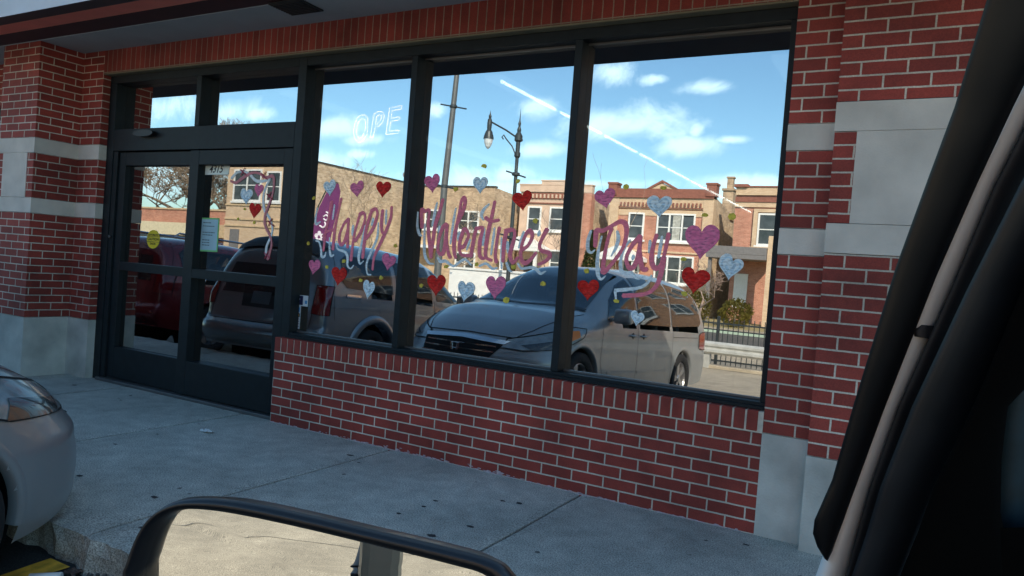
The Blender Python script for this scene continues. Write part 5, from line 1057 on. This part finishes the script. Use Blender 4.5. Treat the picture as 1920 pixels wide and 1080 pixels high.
# house C: brown brick, nearer
h = empty('brown_brick_house', (-25.6, -40, GZ), 'plain brown brick flat roofed house behind the first letters of Valentines', 'house', 'two storey houses across the street')
hpart(h, 'wall', lambda bm: shell(bm, -28.9, -22.4, -40, -54, GZ, 7.05, .9), [M['b_brown'], M['b_tan'], M['tar']])
hpart(h, 'coping', lambda bm: (box(bm, -28.95, -22.35, -40.3, -39.94, 7.05, 7.15)), M['tar'])
hwin(h, -25.3, -23.5, 3.9, 5.35, -40, 2); hwin(h, -28.2, -26.6, 3.9, 5.35, -40, 2); hwin(h, -25.3, -23.6, .9, 2.4, -40, 2)
hpart(h, 'belt_course', lambda bm: box(bm, -28.9, -22.4, -40, -39.94, 2.75, 3.05), M['trim'])
hpart(h, 'awning', lambda bm: prism(bm, [(-28.7, 2.5), (-26.2, 2.5), (-26.2, 2.7), (-28.7, 2.7)], -40, -38.6), M['winwhite'])
# house E: right edge
h = empty('corner_house', (-2.5, YF, GZ), 'red brick house with dark porch at the right edge of the right pane', 'house', 'two storey houses across the street')
hpart(h, 'wall', lambda bm: shell(bm, -6.2, 1.2, YF, -56, GZ, 7.0, 1.6), [M['b_red'], M['b_tan'], M['tar']])
def te(bm):
    box(bm, -6.2, 1.25, YF - .3, YF + .14, 7.02, 7.5); box(bm, -6.2, 1.2, YF, YF + .1, 6.3, 6.6)
    box(bm, -5.05, -4.8, YF, YF + .14, 3.9, 6.0); box(bm, -5.05, -3.0, YF, YF + .13, 6.0, 6.2); box(bm, -3.25, -3.0, YF, YF + .14, 3.9, 6.0); box(bm, -5.15, -2.9, YF, YF + .2, 3.72, 3.9)
hpart(h, 'brick_trim', te, M['b_yel'])
hpart(h, 'cornice', lambda bm: (box(bm, -6.3, -5.5, YF - .35, YF + .3, 7.5, 7.68), box(bm, -6.2, 1.25, YF - .3, YF + .2, 7.50, 7.58), box(bm, -6.2, 1.2, YF + .1, YF + .16, 6.6, 6.9)), M['redtrim'])
hwin(h, -4.78, -3.27, 4.0, 5.95, YF)
hpart(h, 'porch', lambda bm: (box(bm, -7.0, -3.6, YF, YF + 3.0, 3.0, 3.25), box(bm, -7.0, -3.6, YF + 2.6, YF + 3.0, 3.26, 3.7), box(bm, -6.9, -6.7, YF + 2.6, YF + 2.8, GZ, 2.99)), M['shingle'])
hpart(h, 'porch_post', lambda bm: box(bm, -3.58, -3.1, YF + 2.3, YF + 2.8, GZ, 4.4), M['b_yel'])
hpart(h, 'door', lambda bm: (box(bm, -5.9, -5.1, YF, YF + .1, GZ + .9, 2.2)), M['winwhite'])
# tan corner building B1 with long side wall
h = empty('tan_corner_building', (-34, -30, GZ), 'long tan brick corner building, its blank side wall behind the word Happy', 'building', 'two storey buildings')
hpart(h, 'wall', lambda bm: shell(bm, -37.7, -30.55, -30, -41.8, GZ, 7.35, .0), [M['b_yel'], M['b_tan'], M['tar']])
hpart(h, 'coping', lambda bm: (box(bm, -37.8, -30.5, -41.9, -29.9, 7.35, 7.45)), M['tar'])
hwin(h, -37.0, -34.3, 4.6, 6.75, -30, 2); hwin(h, -33.8, -32.5, 4.6, 6.6, -30)
def bb(bm):
    for z_ in (4.3, 3.35, 2.9): box(bm, -37.7, -30.55, -30, -29.92, z_, z_ + .1)
hpart(h, 'belt_course', bb, M['trim'])
hpart(h, 'door', lambda bm: box(bm, -37.1, -36.2, -30, -29.95, GZ, 2.7), M['shingle'])
def dish(bm):
    lathe(bm, [(.32, .1), (.2, .03), (.001, 0)], (-30.9, -40.9, 8.0), (.5, .8, .3), 18); tube(bm, [(-30.9, -40.9, 7.4), (-30.9, -40.9, 8.0)], .03)
hpart(h, 'satellite_dish', dish, M['shingle'])
# low shop
h = empty('low_shop', (-48, -33, GZ), 'low one storey brown brick shop with a cream awning, mirrored in the doors', 'building')
hpart(h, 'wall', lambda bm: shell(bm, -62, -38.2, -33, -45, GZ, 4.1, 0), [M['b_red'], M['b_tan'], M['tar']])
hpart(h, 'coping', lambda bm: box(bm, -62, -38.1, -33.2, -32.9, 4.1, 4.22), M['trim'])
hpart(h, 'awning', lambda bm: prism(bm, [(-61, 2.1), (-41, 2.1), (-41, 3.05), (-61, 3.05)], -33, -32.2), mat('cream_awning', (.72, .62, .42), .8))
hpart(h, 'shopfront', lambda bm: (box(bm, -60, -42, -33, -32.93, GZ, 2.05)), M['houseglass'])
# ---- lamps ----
M['iron'] = mat('painted_iron', (.045, .055, .06), .45, metal=.4)
M['greypole'] = mat('galvanised_pole', (.13, .135, .135), .5, metal=.4)
def cross(bm, x, y, z_, l, ang=0.):
    dx, dy = math.cos(ang) * l, math.sin(ang) * l; tube(bm, [(x - dx, y - dy, z_ + .10), (x + dx, y + dy, z_ - .10)], .026, 6); lathe(bm, [(.11, -.05), (.13, -.03), (.13, .03), (.11, .05)], (x, y, z_), (0, 0, 1), 14)
p1 = empty('light_pole', (-9.95, -16, -.73), 'tall thick grey light pole with two cross arms, left of the ornate lamp', 'light pole')
hpart(p1, 'pole', lambda bm: tube(bm, [(-9.98, -16, -.73), (-9.95, -16, 4), (-9.78, -16, 7.6), (-9.72, -16, 9.2)], [.13, .11, .085, .075], 14), M['greypole'])
hpart(p1, 'cross_arm', lambda bm: cross(bm, -9.82, -16, 6.62, .52, 0), M['iron']); hpart(p1, 'cross_arm', lambda bm: cross(bm, -9.95, -16, 3.95, .55, 0), M['iron'])
hpart(p1, 'luminaire', lambda bm: (tube(bm, [(-9.72, -16, 9.1), (-9.9, -16, 9.5), (-11.2, -16, 9.7)], .04, 8), box(bm, -11.8, -11.1, -16.15, -15.85, 9.62, 9.78, 0, .04)), M['greypole'])
hpart(p1, 'base', lambda bm: lathe(bm, [(.26, 0), (.26, .12), (.2, .3), (.16, .9), (.13, 1.0)], (-9.98, -16, -.73), (0, 0, 1), 16), M['greypole'])
lx, ly = -7.24, -16
p2 = empty('street_lamp', (lx, ly, -.73), 'ornate dark street lamp with a hanging lantern, mirrored in the middle pane', 'street lamp')
hpart(p2, 'pole', lambda bm: lathe(bm, [(.20, 0), (.20, .15), (.13, .5), (.10, 1.0), (.07, 1.2), (.062, 3), (.056, 5.6), (.10, 5.65), (.10, 5.75), (.07, 5.8), (.07, 6.1), (.13, 6.15), (.13, 6.3), (.06, 6.42), (.07, 6.5), (.035, 6.6), (.05, 6.7), (.02, 6.8), (.001, 7.2)], (lx, ly, -.73), (0, 0, 1), 16), M['iron'])
def arm(bm):
    tube(bm, [(lx, ly, 5.48), (lx - .5, ly, 5.78), (lx - 1.05, ly, 6.05)], .028, 8)
    tube(bm, [(lx, ly, 4.7), (lx - .08, ly, 5.0), (lx - .22, ly, 5.25), (lx - .45, ly, 5.48), (lx - .56, ly, 5.62), (lx - .62, ly, 5.55), (lx - .56, ly, 5.48)], .022, 8); tube(bm, [(lx - .02, ly, 5.5), (lx + .14, ly, 5.42)], .04, 8)
hpart(p2, 'arm', arm, M['iron'])
hpart(p2, 'lantern', lambda bm: lathe(bm, [(.001, .42), (.02, .3), (.05, .22), (.04, .16), (.07, .10), (.08, -.05), (.07, -.22), (.11, -.28), (.16, -.44), (.17, -.52)], (lx - 1.12, ly, 6.02), (0, 0, 1), 16), M['iron'])
hpart(p2, 'lamp_globe', lambda bm: lathe(bm, [(.15, -.52), (.13, -.66), (.08, -.78), (.02, -.84), (.001, -.85)], (lx - 1.12, ly, 6.02), (0, 0, 1), 16), mat('frosted_globe', (.62, .66, .68), .2, coat=.5))
hpart(p2, 'cross_arm', lambda bm: cross(bm, lx, ly, 4.36, .36), M['iron']); hpart(p2, 'cross_arm', lambda bm: cross(bm, lx, ly, 2.35, .40), M['iron'])
# ---- guard rail and iron fence ----
M['galv'] = mat('galvanised_rail', (.50, .50, .47), .5, metal=.35, var=.15)
g = empty('guard_rail', (0, -13.5, -.7), 'pale steel guard rail along the far edge of the lot', 'guard rail')
def gpos(x): return -13.55 + .0 * x
def wbeam(bm):
    prof = [(0, .0), (.05, .05), (.05, .10), (.0, .15), (.05, .20), (.05, .25), (0, .30)]
    rows = []
    for x in (-30, 12):
        rows.append([bm.verts.new((x, gpos(x) + a, -.34 + b)) for a, b in prof])
    for i in range(len(prof) - 1): bm.faces.new((rows[0][i], rows[1][i], rows[1][i + 1], rows[0][i + 1]))
o = hpart(g, 'beam', wbeam, M['galv']); so = o.modifiers.new('thick', 'SOLIDIFY'); so.thickness = .006
for k in range(22): hpart(g, 'post', lambda bm: box(bm, -29.2 + k * 1.93, -29.05 + k * 1.93, -13.72, -13.57, -.72, -.06), M['galv'])
f_ = empty('iron_fence', (0, -14.3, -.7), 'black iron picket fence behind the guard rail', 'fence')
hpart(f_, 'rail', lambda bm: (box(bm, -32, 14, -14.32, -14.28, .36, .40), box(bm, -32, 14, -14.32, -14.28, -.58, -.54), box(bm, -32, 14, -14.319, -14.281, .20, .23)), M['iron'])
def pk(bm):
    x = -32
    while x < 14: box(bm, x, x + .018, -14.31, -14.292, -.68, .52); x += .125
hpart(f_, 'picket', pk, M['iron'])['kind'] = 'stuff'
for k in range(19): hpart(f_, 'post', lambda bm: (box(bm, -32 + k * 2.45, -31.93 + k * 2.45, -14.335, -14.265, -.72, .56)), M['iron'])
o = B(lambda bm: box(bm, -40, 20, -13.98, -13.60, -.76, -.62, 0, .02), 'lot_kerb', M['aisle']); o['kind'] = 'structure'
# ---- feather flag ----
M['purple'] = mat('purple_fabric', (.14, .027, .115), .7, var=.1); M['flagw'] = mat('flag_white', (.75, .70, .75), .7)
fx, fy = -9.65, -10.0
fl = empty('feather_flag', (fx - .3, fy, lot_z(fy)), 'purple feather flag with white lettering and a white flower, behind the H of Happy', 'flag')
fo = [(-9.95, 1.2), (-9.88, 2.0), (-9.70, 2.6), (-9.45, 3.05), (-9.25, 3.22), (-9.10, 3.20), (-9.02, 3.0), (-9.06, 2.6), (-9.22, 1.9), (-9.38, 1.2), (-9.50, .6), (-9.95, .4)]
fo = [(a + .02, b) for a, b in fo]
hpart(fl, 'banner', lambda bm: prism(bm, fo, fy - .006, fy + .006), M['purple'])
hpart(fl, 'pole', lambda bm: tube(bm, [(-10.0, fy, lot_z(fy)), (-9.97, fy, 1.2), (-9.90, fy, 2.0), (-9.72, fy, 2.62), (-9.46, fy, 3.09), (-9.24, fy, 3.25), (-9.10, fy, 3.22)], .016, 8), M['iron'])
hpart(fl, 'base', lambda bm: box(bm, -10.25, -9.7, fy - .25, fy + .25, lot_z(fy) - .02, lot_z(fy) + .05, 0, .01), M['iron'])
def petals(bm):
    cx_, cz_ = -9.62, 1.80
    for k in range(5):
        a = 2 * math.pi * k / 5 + .3; q = [(cx_ + .10 * math.cos(a) + .062 * math.cos(t), cz_ + .10 * math.sin(a) + .062 * math.sin(t)) for t in [2 * math.pi * i / 12 for i in range(12)]]; prism(bm, q, fy + .007 + .0005 * k, fy + .010 + .0005 * k)
    for s in ([(-9.62, 2.10), (-9.50, 2.05), (-9.42, 2.12), (-9.45, 2.20)], [(-9.50, 2.28), (-9.40, 2.24), (-9.34, 2.32), (-9.42, 2.38), (-9.50, 2.34)], [(-9.42, 2.46), (-9.30, 2.42), (-9.27, 2.52)]):
        bm2 = smooth_pts(s); tube(bm, [(p.x, fy + .012, p.y) for p in bm2], .022, 6)
hpart(fl, 'print', petals, M['flagw'])
# small blue sign
s_ = empty('blue_sign', (-10.6, -15.2, -.73), 'small blue and white sign on a post beside the V of Valentines', 'sign')
hpart(s_, 'post', lambda bm: tube(bm, [(-10.62, -15.2, -.73), (-10.6, -15.2, 2.45)], .022, 8), M['greypole'])
hpart(s_, 'face', lambda bm: box(bm, -10.76, -10.46, -15.17, -15.155, 2.12, 2.42), mat('sign_blue', (.02, .20, .55), .4)); hpart(s_, 'lower_face', lambda bm: box(bm, -10.75, -10.47, -15.17, -15.155, 1.72, 2.08), M['white'])
w_ = empty('low_wall', (-12, -19, -.85), 'bright white low wall across the lot, seen between the grey and silver vehicles', 'wall')
hpart(w_, 'wall', lambda bm: box(bm, -11.6, -7.2, -19.4, -19.1, -.86, 1.22, 0, .01), M['white']); hpart(w_, 'coping', lambda bm: box(bm, -11.65, -7.15, -19.45, -19.05, 1.222, 1.30), M['white'])
# tall apartment building right of the corner house (seen in the minivan's windows)
h = empty('apartment_building', (14, -37, GZ), 'tall orange brick apartment building glimpsed in the windows of the silver minivan', 'building')
hpart(h, 'wall', lambda bm: shell(bm, 3.0, 27, -37, -52, GZ, 13.5, 0), [M['b_org'], M['b_tan'], M['tar']])
hpart(h, 'cornice', lambda bm: box(bm, 2.9, 27.1, -37.2, -36.7, 13.5, 14.1), M['trim'])
for zz in (.6, 4.6, 8.6):
    for k in range(6): hwin(h, 4.2 + k * 3.8, 6.4 + k * 3.8, zz, zz + 2.1, -37, 2)
# ---- trees ----
M['bark'] = mat('grey_bark', (.32, .24, .17), .9, var=.3, scale=6); M['bark_dk'] = mat('dark_bark', (.11, .09, .075), .9, var=.3, scale=6); M['bark_pk'] = mat('pinkish_bark', (.34, .24, .19), .9, var=.2)
def bare_tree(label, x, y, z0, H, tr, seed, m, spread=.55, depth=6, first=.35, group='bare trees', lean=0., nb=(2, 4), name='bare_tree', crown_z=None, mintw=.006):
    rr = random.Random(seed); t = empty(name, (x, y, z0), label, 'tree', group)
    tb, cb = bmesh.new(), bmesh.new()
    def grow(p, d, l, r, k):
        n = 4; pts = [p]; rad = [r]; q = p.copy(); dd = d.copy()
        for i in range(n):
            dd = (dd + Vector((rr.uniform(-1, 1), rr.uniform(-1, 1), rr.uniform(-.5, .8))) * .13).normalized(); q = q + dd * l / n; pts.append(q.copy()); rad.append(max(mintw, r * (1 - .42 * (i + 1) / n)))
        tube(tb if k == 0 else cb, pts, rad, 7 if k < 2 else (5 if k < 3 else 3), cap=False)
        if k >= depth: return
        for b in range(rr.randint(*nb) + (1 if k == 0 else 0)):
            f = rr.uniform(.45, 1.0) if b else 1.0; i = min(n, max(1, int(round(f * n)))); bp = pts[i]
            ax = Vector((rr.uniform(-1, 1), rr.uniform(-1, 1), rr.uniform(-.25, .55))).normalized(); nd = (dd * (1 - spread) + ax * spread * 1.25 + Vector((0, 0, .12))).normalized()
            grow(bp, nd, l * rr.uniform(.58, .82), max(mintw, rad[i] * rr.uniform(.5, .75)), k + 1)
    grow(Vector((x, y, z0)), Vector((lean, 0, 1)).normalized(), H * first, tr, 0)
    link_bm('trunk', tb, m, t, smooth=True); link_bm('crown', cb, m, t, smooth=True); return t
bare_tree('big bare tree with a dense tangle of twigs, mirrored in the fixed door glass', -62.5, -46, GZ, 20, .45, 3, M['bark'], .60, 7, .27, nb=(3, 3), mintw=.026)
bare_tree('bare tree with spreading limbs, mirrored in the sliding door beside the house number', -56.5, -46.5, GZ, 16, .42, 11, M['bark'], .62, 7, .28, nb=(3, 3), mintw=.026)
bare_tree('bare tree rising behind the low shop, seen in the right transom pane', -67.5, -54, GZ, 20, .4, 5, M['bark'], .5, 7, .30, nb=(3, 3), mintw=.026)
bare_tree('thin bare street tree against the tan side wall behind Happy', -22.7, -27, -.8, 10.5, .095, 21, M['bark'], .46, 5, .30, nb=(2, 3), mintw=.008)
bare_tree('thin bare street tree in front of the brown brick house behind Valentines', -19.9, -31.8, GZ, 7.6, .09, 32, M['bark'], .5, 5, .30, nb=(2, 3), mintw=.008)
bare_tree('slender bare sapling rising above the gablet of the red brick house', -10.2, -33, GZ, 9.0, .05, 41, M['bark'], .25, 4, .42, nb=(1, 2), mintw=.007)
bare_tree('small pink barked tree by the fence under the red heart of the right pane', -4.7, -29.5, GZ, 4.4, .085, 58, M['bark_pk'], .62, 6, .34, nb=(2, 3), mintw=.007)
bare_tree('dark bare tree in the gap between the middle houses', -14.7, -33, GZ, 6.0, .07, 77, M['bark_dk'], .5, 5, .32, nb=(2, 3), mintw=.007)
# ---- shrubs ----
def leafy(name, label, x, y, z0, rx, rz_, n, m, group=None, cone=False, seed=1, leaf=.05):
    rr = random.Random(seed); t = empty(name, (x, y, z0), label, 'shrub', group); bm = bmesh.new()
    for i in range(n):
        u, v = rr.uniform(0, 2 * math.pi), rr.uniform(-1, 1); s = rr.uniform(.55, 1.0) ** .5
        lump = 1 + .12 * math.sin(3 * u + 5 * v) + .08 * math.sin(7 * u)
        if cone:
            h_ = rr.random(); rad = rx * (1 - h_ ** 2.2) * (.9 + .1 * math.sin(9 * u)) * s; p = Vector((x + rad * math.cos(u), y + rad * math.sin(u), z0 + h_ * rz_))
        else:
            w_ = math.sqrt(1 - v * v); p = Vector((x + rx * w_ * math.cos(u) * s * lump, y + rx * w_ * math.sin(u) * s * lump, z0 + rz_ / 2 + rz_ / 2 * v * s * lump))
        a = Vector((rr.gauss(0, 1), rr.gauss(0, 1), rr.gauss(0, 1))).normalized(); b = a.orthogonal().normalized(); l = leaf * rr.uniform(.6, 1.4)
        q = [p + a * l, p + b * l * .5, p - a * l, p - b * l * .5]; bm.faces.new([bm.verts.new(c) for c in q])
    link_bm('foliage', bm, m, t); B(lambda bm: tube(bm, [(x, y, z0), (x, y, z0 + rz_ * .5)], .04, 6), 'stem', M['bark'], t); return t
M['ever'] = mat('evergreen_leaf', (.055, .075, .02), .7, var=.4, scale=3); M['olive'] = mat('olive_leaf', (.17, .14, .025), .7, var=.4, scale=3)
leafy('round_bush', 'round yellowish green bush right of the pink barked tree, behind the fence', -4.3, -35.6, GZ, .85, 1.5, 2600, M['olive'], 'round yellowish bushes', seed=3, leaf=.07)
leafy('round_bush', 'round yellowish green bush left of the pink barked tree, nearer the van', -6.5, -35.6, GZ, .85, 1.9, 2600, M['olive'], 'round yellowish bushes', seed=4, leaf=.07)
leafy('round_bush', 'round olive bush seen through the gap right of the red heart of the middle pane', -20.5, -38.4, GZ, .9, 1.7, 2000, M['olive'], 'round yellowish bushes', seed=5, leaf=.07)
leafy('evergreen', 'tall narrow evergreen between the middle and right panes, in front of the red brick house', -14.6, -39.6, GZ, .75, 5.1, 5200, M['ever'], None, True, 6, .08)
# wires / pallet rack by far
# ================= the vehicle the picture is taken from =================
M['offwhite'] = mat('offwhite_paint', (.80, .79, .76), .6, var=.05, coat=.0)
M['sheen'] = mat('sheen_vinyl', (.008, .011, .015), .4, var=.3, scale=20, bump=.0, bscale=200)  # near-black vinyl, the faint blue of its sheen put into the colour
M['glimpseblue'] = mat('glimpse_blue', (.012, .035, .05), .6, var=.3, scale=40)  # added panel, its dark blue stands in for the glimpse through the gap
M['visorm'] = mat('visor_plastic', (.004, .004, .005), .35, var=.1)
M['inner'] = mat('black_trim', (.002, .002, .002), .9, var=.3, spec=.05)
M['mirrorg'] = glass('mirror_silver', 1.0, (0, 0, 0), 0.0, (.86, .88, .86))
own = empty('truck', tuple(_O[i] + (0, 0, -1.29)[i] for i in range(3)), 'nearest vehicle, seen as black door mirror, off white pillar and black window trim', 'truck')
def bandmesh(rows, bulge, thick, seg=8, wav=0.):
    """a long moulding: each row gives its two edges; rounded section"""
    bm = bmesh.new(); cO = Vector(_O); G_ = []
    # resample smoothly
    RR = []
    for i in range(len(rows) - 1):
        for k in range(6):
            t = k / 6; RR.append((Vector(rows[i][0]).lerp(Vector(rows[i + 1][0]), t), Vector(rows[i][1]).lerp(Vector(rows[i + 1][1]), t)))
    RR.append((Vector(rows[-1][0]), Vector(rows[-1][1])))
    n0 = None
    for a, b in RR:
        mid = (a + b) / 2; out_ = (cO - mid).normalized(); row = []
        for k in range(seg + 1):
            t = k / seg; w_ = math.sin(math.pi * t) ** .6 if 0 < t < 1 else 0
            row.append(bm.verts.new(a.lerp(b, t) + out_ * bulge * w_))
        for k in range(seg + 1):
            t = 1 - k / seg; row.append(bm.verts.new(a.lerp(b, t) - out_ * thick))
        G_.append(row)
    m_ = len(G_[0])
    for i in range(len(G_) - 1):
        for k in range(m_): bm.faces.new((G_[i][k], G_[i][(k + 1) % m_], G_[i + 1][(k + 1) % m_], G_[i + 1][k]))
    for r_ in (G_[0], G_[-1]): bm.faces.new(r_)
    bmesh.ops.recalc_face_normals(bm, faces=bm.faces[:]); return bm
for key, nm, mk, bl, th in (('visor', 'window_visor', 'visorm', .005, .008), ('paint', 'door_pillar', 'offwhite', .018, .02), ('rubber', 'weather_seal', 'rubber', .004, .02), ('garnish', 'pillar_garnish', 'sheen', .006, .02), ('inner', 'inner_trim', 'inner', .006, .03), ('inner2', 'lower_trim', 'inner', .004, .03), ('glimpse', 'glimpse_panel', 'glimpseblue', .002, .01)):
    link_bm(nm, bandmesh(DATA[key], bl, th), M[mk], own, smooth=False if key in ('inner2',) else True)
link_bm('visor_clip', bandmesh(DATA['clip'], .008, .012), M['rubber'], own, smooth=True)
nrm = Vector(DATA['mir_n'])
def ring(outer, inner):
    bm = bmesh.new(); a = [Vector(p) for p in outer]; b = [Vector(p) for p in inner]
    def sub(P_):
        P3 = []; n = len(P_)
        for i in range(n):
            p0, p1, p2, p3 = P_[i - 1], P_[i], P_[(i + 1) % n], P_[(i + 2) % n]
            for k in range(4):
                t = k / 4; P3.append(.5 * ((2 * p1) + (p2 - p0) * t + (2 * p0 - 5 * p1 + 4 * p2 - p3) * t * t + (3 * p1 - p0 - 3 * p2 + p3) * t ** 3))
        return P3
    a, b = sub(a), sub(b); n = len(a); toward = -nrm if False else nrm
    if (Vector(_O) - a[0]).dot(nrm) < 0: toward = -nrm
    rows = []
    for f, h_ in ((1.0, -.006), (1.0, 0), (.8, .006), (.5, .008), (.2, .006), (0.0, 0), (0.0, -.008)):
        rows.append([bm.verts.new(b[i].lerp(a[i], f) + toward * h_) for i in range(n)])
    cen = sum(a, Vector()) / n; back = []
    for s_, dp_ in ((.99, .006), (.95, .014), (.85, .022), (.6, .03)): back.append([bm.verts.new(cen + (p - cen) * s_ - toward * dp_) for p in a])
    allr = list(reversed(back)) + rows
    for i in range(len(allr) - 1):
        for k in range(n): bm.faces.new((allr[i][k], allr[i][(k + 1) % n], allr[i + 1][(k + 1) % n], allr[i + 1][k]))
    bm.faces.new(allr[0]); bmesh.ops.recalc_face_normals(bm, faces=bm.faces[:]); return bm, b, toward
bm, inn, tow = ring(DATA['mir_o'], DATA['mir_i'])
M['mirhouse'] = mat('mirror_housing', (.006, .007, .010), .35, var=.2, coat=.1)
mh = link_bm('door_mirror', bm, M['mirhouse'], own, smooth=True)
bm = bmesh.new(); cen = sum(inn, Vector()) / len(inn)
ng = 10; n = len(inn); prev = None; Rc = 2.6
rows = []
for j in range(ng + 1):
    s_ = j / ng; rows.append([bm.verts.new((cen + (p - cen) * max(s_, .001) * 1.004) - tow * (.002 + ((p - cen).length * s_) ** 2 / (2 * Rc))) for p in inn])
for j in range(ng):
    for k in range(n): bm.faces.new((rows[j][k], rows[j][(k + 1) % n], rows[j + 1][(k + 1) % n], rows[j + 1][k]))
link_bm('mirror_glass', bm, M['mirrorg'], mh, smooth=True)
# bodyside behind the mirror, seen only in the mirror
def side(bm):
    box(bm, 3.88, 4.0, -6.0, -4.75, .05, .98, 0, .03)
hpart(own, 'body_side', side, mat('darkened_body_paint', (.32, .25, .18), .4, coat=.5))  # off-white body darkened to tan so its sunlit side stays dim
hpart(own, 'sill_moulding', lambda bm: box(bm, 3.855, 3.879, -5.9, -4.8, .55, .68, 0, .008), M['plastic'])
